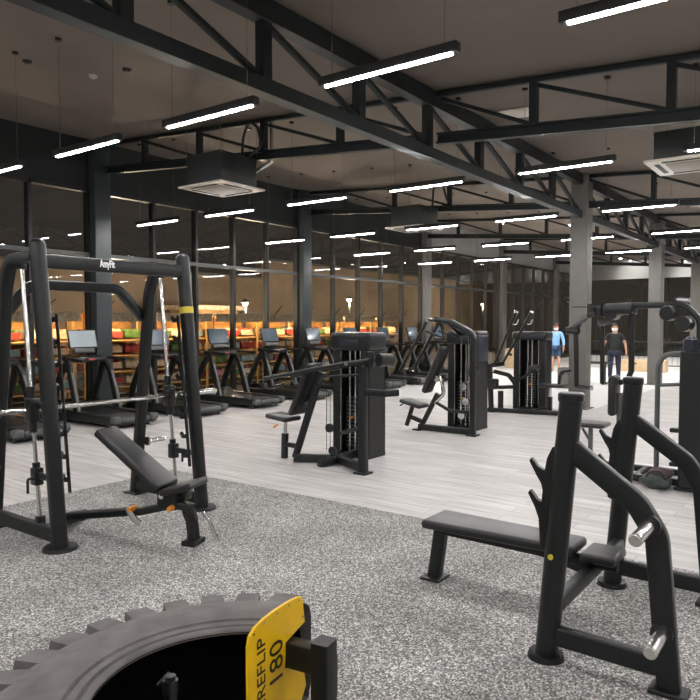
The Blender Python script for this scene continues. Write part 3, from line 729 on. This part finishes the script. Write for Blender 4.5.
# seated row beyond
T = thing('row_machine', 'black seated machine with two upright slanting bars, next to the blue shirted person', 'gym machine', (12.85, 5.0, 0), 'seated weight stack machines')
tower(T, 13.12, 13.50, 4.84, 5.50, 1.58, .17)
fin(MB().bar((12.40, 5.72, .05), (12.64, 4.30, .05), .08, .08), 'base_frame', K['frame2'], T)
fin(MB().bar((12.42, 5.66, .02), (12.42, 5.70, .95), .09, .09, (0, 1, 0)).box((12.42, 5.66, .012), (.16, .16, .024), None, .006), 'post', K['frame2'], T)
fin(MB().path([(12.84, 5.34, .02), (12.84, 5.34, .55), (12.7, 5.42, .72), (12.45, 5.62, .80)], .08, .08, .15), 'arch_frame', K['frame2'], T)
fin(MB().bar((12.42, 5.68, .48), (12.84, 5.36, .48), .06, .07), 'cross_bar', K['frame2'], T)
fin(MB().bar((12.40, 5.62, .93), (12.88, 5.62, .93), .07, .09), 'pivot_beam', K['frame'], T)
for x, y1, z1 in ((12.42, 5.17, 1.94), (12.82, 5.02, 1.94)):
    ao = fin(MB().tube([(x, 5.60, .95), (x, y1, z1)], .027, 0, 12), 'lever_arm', K['frame2'], T)
    pth = V((x, 5.60, .95)).lerp(V((x, y1, z1)), .8)
    fin(MB().tube([pth, (x, y1 - .006, z1 + .012)], .034, 0, 12), 'grip', K['plastic'], ao)
    fin(MB().cyl((x, y1 - .006, z1 + .01), (x, y1 - .02, z1 + .04), .04), 'end_cap', K['steel'], ao)
    fin(MB().tube([pth, pth + V((.0, -.10, -.02)), pth + V((0, -.14, .08))], .016, .03), 'side_handle', K['steel'], ao)
fin(MB().box((12.44, 5.64, .56), (.16, .20, .2), None, .03), 'cam_box', K['plastic'], T)
fin(MB().cyl((12.5, 5.5, .08), (12.5, 5.5, .42), .055), 'counterweight', K['plastic'], T)
fin(MB().box((12.86, 4.95, .87), (.26, .16, .12), None, .04), 'arm_pad', K['vinyl'], T, 0, None, 60)
fin(MB().bar((12.86, 4.98, .82), (12.86, 5.3, .6), .05, .05), 'pad_arm', K['frame2'], T)
fin(MB().box((12.75, 4.56, .555), (.34, .50, .06), axes((1, 0, 0), (0, 1, -.03)), .027), 'seat', K['vinyl'], T, 0, None, 60)
fin(MB().tube([(12.75, 4.60, .3), (12.75, 4.6, .54)], .03), 'seat_post', K['chrome'], T, label='chrome seat post')
fin(MB().bar((12.75, 4.6, .08), (12.75, 4.6, .34), .08, .08, (0, 1, 0)).bar((12.75, 4.62, .12), (13.0, 4.85, .06), .06, .06), 'seat_sleeve', K['frame2'], T)
fin(MB().path([(12.75, 4.44, .52), (12.75, 4.40, .82), (12.75, 4.20, .86)], .05, .05, .08), 'back_support', K['frame2'], T)

# pec fly machine on the right
F = thing('pec_fly_machine', 'black pec fly machine with overhead arm and hanging pads behind the bench press rack', 'gym machine', (8.1, 1.9, 0), 'seated weight stack machines')
tw = MB().span((7.72, .70, .02), (8.12, 1.42, 1.46)); fin(tw, 'shroud', K['frame2'], F, .02)
fin(MB().span((7.70, .95, .05), (7.722, 1.08, 1.40)), 'shroud_slot', K['plastic'], F, .004)
fin(MB().cyl((7.80, 1.33, 1.44), (7.80, 1.33, 1.58), .075).cyl((7.80, 1.33, 1.58), (7.80, 1.33, 1.61), .06, .03), 'top_roller', K['navy'], F)
fin(MB().cyl((7.95, 1.12, 1.44), (7.95, 1.12, 1.60), .085), 'top_roller', K['rail'], F)
fin(MB().span((7.70, .69, 0), (8.14, 1.45, .03)), 'foot_plate', K['frame'], F, .004)
xb = 8.4
fin(MB().path([(xb, 1.32, .05), (xb, 1.34, 1.78), (xb, 1.50, 1.955), (xb, 2.20, 1.955)], .07, .075, .16, (1, 0, 0)), 'mast', K['frame2'], F)
fin(MB().box((xb, 2.18, 1.915), (.30, .30, .13), None, .02), 'pivot_head', K['plastic'], F)
cm = MB()
for y in (2.36, 2.44, 2.53): cm.cyl((xb - .02, y, 1.83), (xb - .02, y, 1.98), .055, .055, 18)
cm.cyl((xb - .1, 2.28, 1.86), (xb + .1, 2.28, 1.86), .075)
fin(cm, 'cam', K['frame2'], F)
fin(MB().box((xb - .05, 2.55, 1.945), (.05, .40, .016), None, .004), 'cam_plate', K['plastic'], F)
fin(MB().tube([(xb, 2.45, 1.74), (xb + .05, 2.30, 1.78)], .04), 'pivot_pin', K['rail'], F)
# hanging arms
A1 = fin(MB().path([(8.15, 2.42, 1.86), (8.12, 2.55, 1.80), (8.1, 2.62, 1.66), (8.1, 2.60, .99)], .05, .055, .05, (1, 0, 0)), 'fly_arm', K['frame'], F)
fin(MB().tube([(8.1, 2.71, 1.675), (8.1, 2.49, 1.815)], .03), 'top_grip', K['rail'], A1)
fin(MB().cyl((8.1, 2.74, 1.66), (8.1, 2.58, 1.66), .045), 'roller', K['plastic'], A1)
fin(MB().tube([(8.1, 2.60, 1.0), (8.1, 2.44, .99)], .022), 'hand_grip', K['plastic'], A1)
fin(MB().cyl((8.1, 2.44, .99), (8.1, 2.415, .99), .028), 'grip_end', K['steel'], A1)
A2 = fin(MB().path([(8.75, 2.40, 1.88), (8.75, 2.50, 1.74), (8.75, 2.49, .99)], .05, .06, .05, (1, 0, 0)), 'fly_arm', K['frame'], F)
fin(MB().path([(8.4, 2.06, 1.88), (8.4, 2.06, 1.18), (8.4, 2.10, 1.08), (8.4, 2.19, 1.04)], .06, .065, .06, (1, 0, 0)), 'back_post', K['frame'], F)
fin(MB().box((8.4, 2.25, .89), (.28, .09, .48), None, .04), 'back_pad', K['vinyl'], F, 0, None, 60)
fin(MB().bar((8.4, 2.18, .06), (8.4, 2.19, .92), .06, .06, (0, 1, 0)), 'pad_post', K['rail'], F)
fin(MB().box((8.4, 2.50, .52), (.34, .36, .06), None, .028), 'seat', K['vinyl'], F, 0, None, 60)
fin(MB().bar((8.4, 2.52, .05), (8.4, 2.52, .50), .05, .05, (0, 1, 0)).bar((8.4, 2.62, .46), (8.4, 2.52, .3), .03, .03), 'seat_post', K['rail'], F)
fin(MB().bar((8.4, 2.60, .05), (8.4, 1.28, .05), .08, .07).bar((8.1, 1.3, .05), (8.42, 1.3, .05), .08, .07).bar((8.38, 1.87, .05), (7.85, 1.87, .05), .07, .07).bar((7.88, 1.88, .05), (7.88, 1.42, .05), .07, .07), 'base_frame', K['frame2'], F)
for p, q in (((8.22, 1.66, 1.86), (8.34, 1.62, 1.86)), ((8.22, 1.49, 1.74), (8.36, 1.46, 1.74))):
    fin(MB().cyl(p, q, .085), 'arm_roller', K['plastic'], F, .01)
gd = MB().tube([(7.88, 1.66, .08), (7.88, 1.66, 1.28), (7.88, 1.60, 1.41), (7.88, 1.42, 1.43)], .027, .12, 12); fin(gd, 'guard_rail', K['rail'], F)
fin(MB().tube([(7.88, 1.655, 1.08), (7.88, 1.42, 1.10)], .02), 'guard_rail', K['rail'], F)
for z in (.62, .26): fin(MB().box((7.80, 1.46, z), (.10, .10, .045), None, .012), 'foot_peg', K['plastic'], F)

# bag on the floor
B = thing('gym_bag', 'crumpled dark green and mauve gym bag lying by the fly machine base', 'bag', (7.72, 1.62, 0))
def lump(c, r, sc, seed, amp=.18):
    b = bmesh.new(); bmesh.ops.create_icosphere(b, subdivisions=4, radius=r); rnd = random.Random(seed)
    from mathutils import noise
    for v in b.verts:
        k = 1 + amp * noise.noise(v.co * 9 + V((seed, 0, 0))) + amp * .5 * noise.noise(v.co * 22)
        v.co = V((v.co.x * sc[0] * k, v.co.y * sc[1] * k, v.co.z * sc[2] * k))
        v.co += V(c); v.co.z = max(v.co.z, .003)
    m = MB(); m.merge(b); return m
fin(lump((7.70, 1.62, .075), .14, (1, 1.12, .62), 3), 'body', K['bag_green'], B, 0, None, 80)
fin(lump((7.74, 1.58, .165), .10, (1.0, 1.25, .55), 8), 'flap', K['bag_mauve'], B, 0, None, 80, label='mauve top flap')
fin(MB().tube([(7.62, 1.72, .10), (7.58, 1.66, .19), (7.60, 1.56, .2), (7.63, 1.50, .09)], .010, .03), 'strap', K['cable'], B)

# ------------------------------------------------------------------ treadmills
def treadmill():
    R = thing('treadmill', '', 'treadmill', (0, 0, 0), 'treadmills along the window wall')
    W = .43
    dk = MB().prism([(.03, .05), (1.3, .05), (2.0, .05), (2.05, .14), (1.95, .30), (1.6, .33), (1.35, .21), (.06, .17), (.0, .13)], (0, 0, 0), (0, 1, 0), (0, 0, 1), W * 2 - .10)
    fin(dk, 'deck', K['plastic'], R, .015)
    fin(MB().span((-.27, .02, .165), (.27, 1.38, .186)), 'belt', K['belt'], R, .006)
    for s in (-1, 1):
        rl = MB().prism([(.04, .06), (1.9, .06), (1.9, .22), (1.3, .235), (.06, .205), (.0, .16), (.0, .09)], (s * .36, 0, 0), (0, 1, 0), (0, 0, 1), .14)
        fin(rl, 'side_rail', K['rail'] if False else K['frame2'], R, .02)
        fin(MB().box((s * .37, .05, .15), (.155, .14, .12), None, .04), 'end_cap', K['rail'], R, 0, None, 60)
        lg = MB().sweep([(s * .41, 1.10, .20), (s * .405, 1.20, .55), (s * .395, 1.33, .92), (s * .36, 1.42, 1.07)], rprof(.075, .13, .03), (0, 1, 0), .25)
        fin(lg, 'rear_upright', K['frame2'], R)
        fin(MB().sweep([(s * .41, 1.028, .22), (s * .405, 1.128, .55), (s * .395, 1.262, .90)], rprof(.05, .014, .005), (0, 1, 0), .25), 'upright_trim', K['rail'], R)
        lf = MB().sweep([(s * .41, 1.86, .26), (s * .405, 1.78, .50), (s * .395, 1.58, .88), (s * .36, 1.46, 1.06)], rprof(.075, .14, .03), (0, 1, 0), .3)
        fin(lf, 'front_upright', K['frame2'], R)
        hd = MB().path([(s * .25, 1.47, 1.115), (s * .40, 1.40, 1.125), (s * .425, 1.15, 1.12), (s * .425, .86, 1.10)], .065, .05, .1)
        fin(hd, 'handrail', K['plastic'], R)
        for y in (.18, 1.8): fin(MB().cyl((s * .36, y, 0), (s * .36, y, .07), .03), 'foot', K['rail'], R)
    fin(MB().box((0, .04, .135), (.58, .09, .09), None, .04), 'rear_roller', K['rail'], R, 0, None, 60)
    fin(MB().box((0, 1.46, 1.11), (.84, .24, .09), axes((1, 0, 0), (0, 1, .2)), .035), 'dashboard', K['plastic'], R, 0, None, 60)
    fin(MB().box((.02, 1.30, 1.10), (.12, .04, .04), None, .012), 'stop_button', K['crate_a'], R, label='red stop button')
    fin(MB().box((0, 1.53, 1.24), (.40, .09, .12), axes((1, 0, 0), (0, .3, 1)), .02), 'console_neck', K['rail'], R)
    Rz = axes((1, 0, 0), (0, .28, 1))
    sc = MB().box((0, 1.56, 1.46), (.56, .34, .035), Rz, .012)
    fin(sc, 'console', K['plastic'], R)
    q = V((0, 1.56, 1.46)) + V(Rz.col[2]) * .0185
    fin(MB().box(q, (.52, .30, .004), Rz), 'screen', K['screen'], R)
    return R
tm = treadmill()
xs_ = [5.42 + 1.64 * k - .0 for k in range(10)]
where = ['cut by the left frame edge behind the smith machine', 'behind the left smith upright, with a lamp reflection painted pale on its screen', 'seen through the smith machine beside its right upright',
         'just right of the smith machine', 'between the smith machine and shoulder press', 'directly behind the shoulder press seat', 'hidden behind the shoulder press tower', 'right of the shoulder press tower',
         'behind the pulldown machine arm', 'farthest along, behind the pulldown machine tower']
for i, x in enumerate(xs_):
    lab = 'black treadmill facing the windows, ' + where[i]
    if i == 0: t = tm; t.location = (x, 9.62, 0); t['label'] = lab
    else: t = dup(tm, (x, 9.62, 0), lab)
    if i == 1:
        for ch in t.children:
            if ch.name.startswith('screen'):
                ch.data = ch.data.copy(); ch.data.materials[0] = K['screen_glare']; ch['label'] = 'pale bright screen'

# ------------------------------------------------------------------ people
def skin_mesh(name, joints, edges, m, root, sub=2):
    me = bpy.data.meshes.new(name)
    keys = list(joints); idx = {k: i for i, k in enumerate(keys)}
    me.from_pydata([joints[k][0] for k in keys], [(idx[a_], idx[b_]) for a_, b_ in edges], [])
    o = bpy.data.objects.new(name, me); COL.objects.link(o)
    o.modifiers.new('skin', 'SKIN'); o.modifiers['skin'].use_smooth_shade = True
    for i, k in enumerate(keys):
        r = joints[k][1]; r = r if isinstance(r, tuple) else (r, r)
        me.skin_vertices[0].data[i].radius = r
        me.skin_vertices[0].data[i].use_root = (i == 0)
    s = o.modifiers.new('sub', 'SUBSURF'); s.levels = sub; s.render_levels = sub
    bpy.context.view_layer.update()
    out = bpy.data.meshes.new_from_object(o.evaluated_get(bpy.context.evaluated_depsgraph_get()))
    bpy.data.objects.remove(o); bpy.data.meshes.remove(me)
    return out
def person(label, loc, rz, Hh, top, bottom, shorts, headwear, arm_out=.0, long_sleeve=False):
    """figure in metres about its own base, facing local -Y"""
    R = thing('person', label, 'person', loc); R.rotation_euler = (0, 0, rz)
    k = Hh / 1.75
    J = {'pelvis': ((0, 0, .96), (.13, .10)), 'waist': ((0, .0, 1.10), (.125, .09)), 'chest': ((0, 0, 1.30), (.15, .105)), 'collar': ((0, .01, 1.44), (.09, .07)),
         'neck': ((0, .01, 1.50), .055), 'skull': ((0, -.005, 1.59), (.062, .075)), 'crown': ((0, 0, 1.66), (.055, .068))}
    E_ = [('pelvis', 'waist'), ('waist', 'chest'), ('chest', 'collar'), ('collar', 'neck'), ('neck', 'skull'), ('skull', 'crown')]
    for s, t in ((-1, 'l'), (1, 'r')):
        J.update({'hip' + t: ((s * .095, 0, .90), .088), 'knee' + t: ((s * .11, -.01, .50), .058), 'ankle' + t: ((s * .12, .02, .09), .04), 'heel' + t: ((s * .12, .01, .045), .042), 'toe' + t: ((s * .14, -.17, .035), .034),
                  'sh' + t: ((s * .185, .01, 1.42), .058), 'elb' + t: ((s * (.25 + arm_out), .02, 1.14), .042), 'wr' + t: ((s * (.27 + arm_out), -.05, .90), .029), 'palm' + t: ((s * (.272 + arm_out), -.065, .835), (.02, .036))})
        E_ += [('pelvis', 'hip' + t), ('hip' + t, 'knee' + t), ('knee' + t, 'ankle' + t), ('ankle' + t, 'heel' + t), ('heel' + t, 'toe' + t),
               ('collar', 'sh' + t), ('sh' + t, 'elb' + t), ('elb' + t, 'wr' + t), ('wr' + t, 'palm' + t)]
        px = s * (.272 + arm_out)
        for q, (dy, L) in enumerate(((-.030, .068), (-.010, .08), (.011, .075), (.030, .058))):
            J['f%d%sa' % (q, t)] = ((px, -.068 + dy, .79), .010); J['f%d%sb' % (q, t)] = ((px - s * .012, -.072 + dy, .79 - L * .55), .009); J['f%d%sc' % (q, t)] = ((px - s * .03, -.072 + dy, .79 - L), .007)
            E_ += [('palm' + t, 'f%d%sa' % (q, t)), ('f%d%sa' % (q, t), 'f%d%sb' % (q, t)), ('f%d%sb' % (q, t), 'f%d%sc' % (q, t))]
        J['th%sa' % t] = ((px - s * .01, -.105, .83), .011); J['th%sb' % t] = ((px - s * .02, -.122, .79), .009)
        E_ += [('palm' + t, 'th%sa' % t), ('th%sa' % t, 'th%sb' % t)]
    sc = lambda d: {a_: (tuple(c_ * k for c_ in v[0]), tuple(c_ * k for c_ in v[1]) if isinstance(v[1], tuple) else v[1] * k) for a_, v in d.items()}
    J = sc(J)
    JB = dict(J)
    for q, f_ in (('pelvis', .72), ('waist', .72), ('chest', .8), ('hipl', .78), ('hipr', .78)):
        r_ = J[q][1]; JB[q] = (J[q][0], tuple(c_ * f_ for c_ in r_) if isinstance(r_, tuple) else r_ * f_)
    me = skin_mesh('body', JB, E_, K['skin'], R)
    b = bmesh.new(); b.from_mesh(me)
    m = MB(); m.bm.free(); m.bm = b
    hz = 1.635 * k
    m.sphere((0, -.008 * k, hz), .1 * k, (.80, .98, 1.18), u=20, v=14)
    m.sphere((0, -.105 * k, hz - .012 * k), .017 * k, (.8, 1.1, 1.5), u=8, v=6)          # nose
    m.box((0, -.094 * k, hz - .062 * k), (.045 * k, .012 * k, .012 * k), None, .004)          # mouth
    for s in (-1, 1): m.sphere((s * .082 * k, .005 * k, hz - .005 * k), .026 * k, (.4, .8, 1.2), u=8, v=6)
    for v in b.verts: v.co += V((0, 0, 0))
    def put(mb, name, mt, root=R, ang=80):
        bm = mb.bm; bmesh.ops.recalc_face_normals(bm, faces=bm.faces[:])
        me2 = bpy.data.meshes.new(name); bm.to_mesh(me2); bm.free()
        for p in me2.polygons: p.use_smooth = True
        me2.materials.append(mt); o = bpy.data.objects.new(name, me2); COL.objects.link(o); o.parent = root; return o
    put(m, 'body', K['skin'])
    ey = MB()
    for s in (-1, 1): ey.sphere((s * .031 * k, -.093 * k, hz + .012 * k), .012 * k, (1.3, .6, .8), u=8, v=6)
    put(ey, 'eyes', K['hair'])
    hm = MB().sphere((0, .006 * k, hz + .018 * k), .106 * k, (.84, 1.0, 1.13), u=20, v=14)
    bmesh.ops.bisect_plane(hm.bm, geom=hm.bm.verts[:] + hm.bm.edges[:] + hm.bm.faces[:], plane_co=(0, -.06 * k, hz + .05 * k), plane_no=(0, -.6, -.8), clear_outer=True)
    put(hm, 'hair', headwear[0])
    if headwear[1]:
        put(MB().box((0, -.13 * k, hz + .06 * k), (.13 * k, .10 * k, .012 * k), None, .005), 'cap_peak', headwear[0])
    mk = MB().sphere((0, -.012 * k, hz - .045 * k), .103 * k, (.84, 1.02, .70), u=20, v=12)
    bmesh.ops.bisect_plane(mk.bm, geom=mk.bm.verts[:] + mk.bm.edges[:] + mk.bm.faces[:], plane_co=(0, -.035 * k, 0), plane_no=(0, 1, 0), clear_outer=True)
    put(mk, 'face_mask', K['mask'])
    # clothes: grown round the same joints, a little larger
    def cloth(names, edges, grow, name, mt, extra=None, cut=None):
        d = {q: (J[q][0], tuple(c_ * grow for c_ in J[q][1]) if isinstance(J[q][1], tuple) else J[q][1] * grow) for q in names}
        d.update(extra or {})
        mm = skin_mesh(name, d, edges, mt, R)
        b2 = bmesh.new(); b2.from_mesh(mm); m2 = MB(); m2.bm.free(); m2.bm = b2
        return put(m2, name, mt)
    lp = lambda p, q, t: tuple(V(J[p][0]).lerp(V(J[q][0]), t))
    ex = {}; names = ['waist', 'pelvis', 'chest', 'collar', 'shl', 'shr']; ed = [('waist', 'pelvis'), ('waist', 'chest'), ('chest', 'collar'), ('collar', 'shl'), ('collar', 'shr')]
    ex['hem'] = ((0, 0, .84 * k), (.185 * k, .14 * k)); ed.append(('pelvis', 'hem'))
    for t in 'lr':
        if long_sleeve:
            ex['el' + t] = (J['elb' + t][0], .056 * k); ex['cu' + t] = (lp('elb' + t, 'wr' + t, .75), .045 * k); ed += [('sh' + t, 'el' + t), ('el' + t, 'cu' + t)]
        else:
            ex['cu' + t] = (lp('sh' + t, 'elb' + t, .62), .064 * k); ed.append(('sh' + t, 'cu' + t))
    cloth(names, ed, 1.17, 'shirt', top, ex)
    ex = {}; names = ['pelvis', 'hipl', 'hipr']; ed = [('pelvis', 'hipl'), ('pelvis', 'hipr')]
    for t in 'lr':
        if shorts:
            ex['kn' + t] = (lp('hip' + t, 'knee' + t, .93), .085 * k); ed.append(('hip' + t, 'kn' + t))
        else:
            ex['kn' + t] = (J['knee' + t][0], .075 * k); ex['an' + t] = (lp('knee' + t, 'ankle' + t, .93), .06 * k); ed += [('hip' + t, 'kn' + t), ('kn' + t, 'an' + t)]
    cloth(names, ed, 1.22, 'shorts' if shorts else 'trousers', bottom, ex)
    for s, t in ((-1, 'l'), (1, 'r')):
        a_ = V(J['heel' + t][0]); c_ = V(J['toe' + t][0])
        sh = MB().sphere((a_.x * .45 + c_.x * .55, (a_.y + c_.y) / 2, .045 * k), .06 * k, (.80, 2.35, .74), u=14, v=10)
        put(sh, 'shoe', K['shoe'])
    return R
def face_cam(x, y): return math.atan2(y, x) - PI / 2 + PI       # local -Y towards the origin
def yaw(x, y): return math.atan2(-x, -(-y)) if False else math.atan2(x * -1, y) + 0
def towards(x, y):
    d = V((-x, -y)).normalized()            # want R(rz) @ (0,-1) = d
    return math.atan2(d.x, -d.y)
person('person in black t-shirt and navy trousers with white face mask, standing far back', (20.5, 5.5, .004), towards(20.5, 5.5), 1.72, K['tee'], K['jean'], False, (K['hair'], False), .05)
person('person in light blue shirt and dark shorts with white face mask, standing far back', (24.1, 8.5, .004), towards(24.1, 8.5) - .25, 1.70, K['blue'], K['short'], True, (K['cap'], True), .02, True)

# ------------------------------------------------------------------ far things on the hall floor
rt = thing('railing', 'low black metal railing with upright bars across the far hall', 'railing', (28.0, 2.6, 0))
fin(MB().bar((28.0, -3.5, 1.02), (28.0, 8.4, 1.02), .05, .05), 'top_rail', K['frame'], rt)
fin(MB().bar((28.0, -3.5, .12), (28.0, 8.4, .12), .04, .04), 'bottom_rail', K['frame'], rt)
for i in range(60):
    y = -3.4 + i * .2
    fin(MB().bar((28.0, y, 0.0 if i % 8 == 0 else .12), (28.0, y, 1.0), .03 if i % 8 == 0 else .014, .03 if i % 8 == 0 else .014, (0, 1, 0)), 'baluster', K['frame'], rt)
def crate_box(x, y, sx, sy, sz, label, m=K['ply'], name='plyometric_box', cat='box'):
    t = thing(name, label, cat, (x, y, .004))
    b = MB().box((x, y, .004 + sz / 2), (sx, sy, sz), None, .008); fin(b, 'body', m, t)
    for s in (-1, 1): fin(MB().box((x - sx / 2 - .002, y + s * sy * .2, .004 + sz * .7), (.006, sy * .16, sz * .12), None, .002), 'hand_hole', K['frame'], t)
crate_box(26.0, 5.95, .6, 1.5, .42, 'pale plywood box on the floor behind the person in black', )
crate_box(25.2, 10.4, .6, .8, .75, 'pale plywood box behind the row machine post')
crate_box(18.3, 6.1, .45, .45, .55, 'grey storage box left of the nearest free column', K['column'], 'storage_box')
bt = thing('flat_bench', 'small black flat bench far behind, right of the nearest free column', 'bench', (19.9, 5.95, .004))
fin(MB().box((19.9, 5.95, .62), (.3, .9, .07), None, .03), 'pad', K['vinyl'], bt)
for y in (5.6, 6.3): fin(MB().bar((19.9, y, .004), (19.9, y, .6), .06, .06, (0, 1, 0)).bar((19.7, y, .03), (20.1, y, .03), .06, .05), 'leg', K['frame'], bt)

# ------------------------------------------------------------------ outside, at night
struct(MB().span((XN, YW + .2, -.15), (46, 30, -.02)), 'floor_street', K['street'])
struct(MB().span((XF + .3, YR, -.15), (60, YW + .2, -.02)), 'floor_yard', K['street'])
wl = thing('boundary_wall', 'long brown rendered wall across the street outside the windows', 'wall', (16, 20, 0))
fin(MB().span((-4, 20, -.02), (21, 20.4, 3.6)).span((21, 20, -.02), (44, 20.4, 4.4)), 'wall_body', K['brown'], wl)
fin(MB().span((-4, 19.95, 3.6), (21, 20.45, 3.68)).span((21, 19.95, 4.4), (44, 20.45, 4.48)), 'coping', K['transom'], wl)
dg = MB()
for i in range(14):
    x = 8 + i * 2.1; dg.bar((x, 19.93, 1.2), (x + 1.6, 19.93, 2.5), .03, .03, (0, 1, 0))
fin(dg, 'stay_rods', K['frame'], wl)
pw = thing('lit_shopfront', 'pale stone shopfront glowing across the street, seen between far window mullions', 'building', (38, 26, 0))
fin(MB().span((30, 24, -.02), (52, 25, 4.0)), 'front_wall', K['wall'], pw)
fin(MB().span((31, 23.9, 2.0), (50, 23.99, 3.4)), 'panel', K['fascia_light'], pw)
def stall(x, y, wdt, i):
    t = thing('market_stall', '', 'market stall', (x, y, -.02), 'lit market stalls outside the windows')
    fr_ = MB()
    for dx in (-wdt / 2, wdt / 2):
        for dy in (0, .7): fr_.span((x + dx - .025, y + dy - .025, -.02), (x + dx + .025, y + dy + .025, 1.95))
    fin(fr_, 'posts', K['amber_wood'], t)
    for z in (.25, .62, 1.0, 1.36): fin(MB().box((x, y + .35, z), (wdt, .7, .03), axes((1, 0, 0), (0, 1, .12))), 'shelf', K['amber_wood'], t)
    fin(MB().span((x - wdt / 2, y + .68, 0), (x + wdt / 2, y + .72, 1.95)), 'back_board', K['amber_wood'], t)
    fin(MB().box((x, y + .3, 1.98), (wdt + .1, .95, .05)), 'roof', K['crate_b'], t)
    fin(MB().box((x, y - .14, 1.88), (wdt + .1, .03, .20)), 'sign_board', K['crate_b'], t)
    fin(MB().tube([(x - wdt * .42, y + .2, 1.91), (x + wdt * .42, y + .2, 1.91)], .018), 'lamp_tube', K['warm_tube'], t)
    l = bpy.data.lights.new('stall', 'AREA'); l.shape = 'RECTANGLE'; l.size = wdt * .8; l.size_y = .06; l.energy = 9; l.color = (1, .74, .42)
    o = bpy.data.objects.new('stall_light', l); COL.objects.link(o); o.parent = t; o.location = (0, -.1, 1.88); o.rotation_euler = (-.5, 0, 0)
    return t
crates = ['crate_a', 'crate_b', 'crate_c', 'crate_d', 'crate_b', 'crate_a', 'crate_b']
cn = {'crate_a': 'red', 'crate_b': 'pale', 'crate_c': 'green', 'crate_d': 'blue'}
sx_ = [3.9 + 1.95 * k for k in range(10)]
gi = 0
for i, x in enumerate(sx_):
    st = stall(x, 14.0, 1.7, i); st['label'] = 'honey wood market stall with lit shelves outside the window, %s along from the left' % ordn[i]
    for r, z in enumerate((.27, .64, 1.02, 1.38)):
        for c_ in range(3):
            ck = crates[(gi * 3 + r * 2 + c_) % 7]; gi += 1
            xx = x - .55 + c_ * .55; w_ = .44 + .06 * random.random()
            t = thing('crate', '%s crate of goods on the %s shelf, %s place, of the %s stall outside' % (cn[ck], ['lowest', 'second', 'third', 'top'][r], ['left', 'middle', 'right'][c_], ordn[i]), 'crate', (xx, 14.3, z), 'crates of goods on the stalls')
            zz = z + .02
            bx = MB(); hh = .15
            bx.span((xx - w_/2, 14.12, zz), (xx + w_/2, 14.50, zz + .02)); bx.span((xx - w_/2, 14.12, zz), (xx + w_/2, 14.14, zz + hh)); bx.span((xx - w_/2, 14.48, zz), (xx + w_/2, 14.5, zz + hh + .03))
            bx.span((xx - w_/2, 14.12, zz), (xx - w_/2 + .02, 14.5, zz + hh)); bx.span((xx + w_/2 - .02, 14.12, zz), (xx + w_/2, 14.5, zz + hh))
            fin(bx, 'box', K[ck], t)
            gd_ = MB()
            for q in range(9): gd_.sphere((xx - w_*.36 + (q % 3) * w_*.36, 14.2 + (q // 3) * .11, zz + .13 + .03 * random.random()), .06, u=8, v=6)
            g_ = fin(gd_, 'goods', K[crates[(gi + r) % 7]], t, 0, None, 80); g_['kind'] = 'stuff'
kx = thing('kiosk', 'honey wood kiosk outside, above the treadmill just right of the smith machine', 'kiosk', (16.2, 18.2, 0))
fin(MB().span((15.2, 17.8, 0), (17.4, 18.8, 2.2)), 'walls', K['amber_wood'], kx)
fin(MB().span((15.0, 17.5, 2.2), (17.6, 19.0, 2.35)), 'roof', K['crate_b'], kx)
fin(MB().span((15.5, 17.78, 1.2), (17.1, 17.8, 1.9)), 'hatch', K['brown'], kx)
def street_lamp(x, y, h, l):
    t = thing('street_lamp', l, 'street lamp', (x, y, -.02), 'street lamps outside')
    fin(MB().cyl((x, y, -.02), (x, y, h), .05, .035), 'pole', K['frame'], t)
    fin(MB().cyl((x, y, h + .05), (x, y, h + .16), .17, .03), 'hood', K['transom'], t)
    fin(MB().sphere((x, y, h + .02), .075), 'globe', K['street_lamp'], t)
    li_ = bpy.data.lights.new('street', 'POINT'); li_.energy = 170; li_.color = (1, .84, .64); li_.shadow_soft_size = .1
    o = bpy.data.objects.new('street_light', li_); COL.objects.link(o); o.parent = t; o.location = (0, -.05, h - .15)
for x, y, h, l in ((10.6, 15.6, 2.45, 'street lamp outside behind the right half of the smith machine'), (15.6, 15.6, 2.35, 'street lamp outside left of the slate column by the treadmills'),
                   (21.2, 15.6, 2.62, 'street lamp outside above the shoulder press tower'), (28.0, 16, 2.8, 'street lamp outside behind the far window bays'), (36, 17, 2.8, 'street lamp outside, farthest along the street')):
    street_lamp(x, y, h, l)

# ------------------------------------------------------------------ world, camera
wd = bpy.data.worlds.new('night'); S.world = wd; wd.use_nodes = True
bg = wd.node_tree.nodes['Background']; bg.inputs['Color'].default_value = (.10, .088, .078, 1); bg.inputs['Strength'].default_value = .10
cam = bpy.data.cameras.new('camera'); co = bpy.data.objects.new('camera', cam); COL.objects.link(co)
cam.sensor_width = 36; cam.lens = 681 / 700 * 36; cam.clip_end = 200
p_ = math.atan(27 / 681); th_ = math.radians(36.265)
co.location = (0, 0, 1.75)
fwd = V((math.cos(th_) * math.cos(p_), math.sin(th_) * math.cos(p_), -math.sin(p_)))
co.rotation_euler = fwd.to_track_quat('-Z', 'Y').to_euler()
S.camera = co
S.cycles.caustics_reflective = False
vs = S.view_settings
S.display_settings.display_device = 'sRGB'
vs.view_transform = 'Standard'; vs.look = 'None'; vs.gamma = 1; vs.use_curve_mapping = False
vs.exposure = 2.1
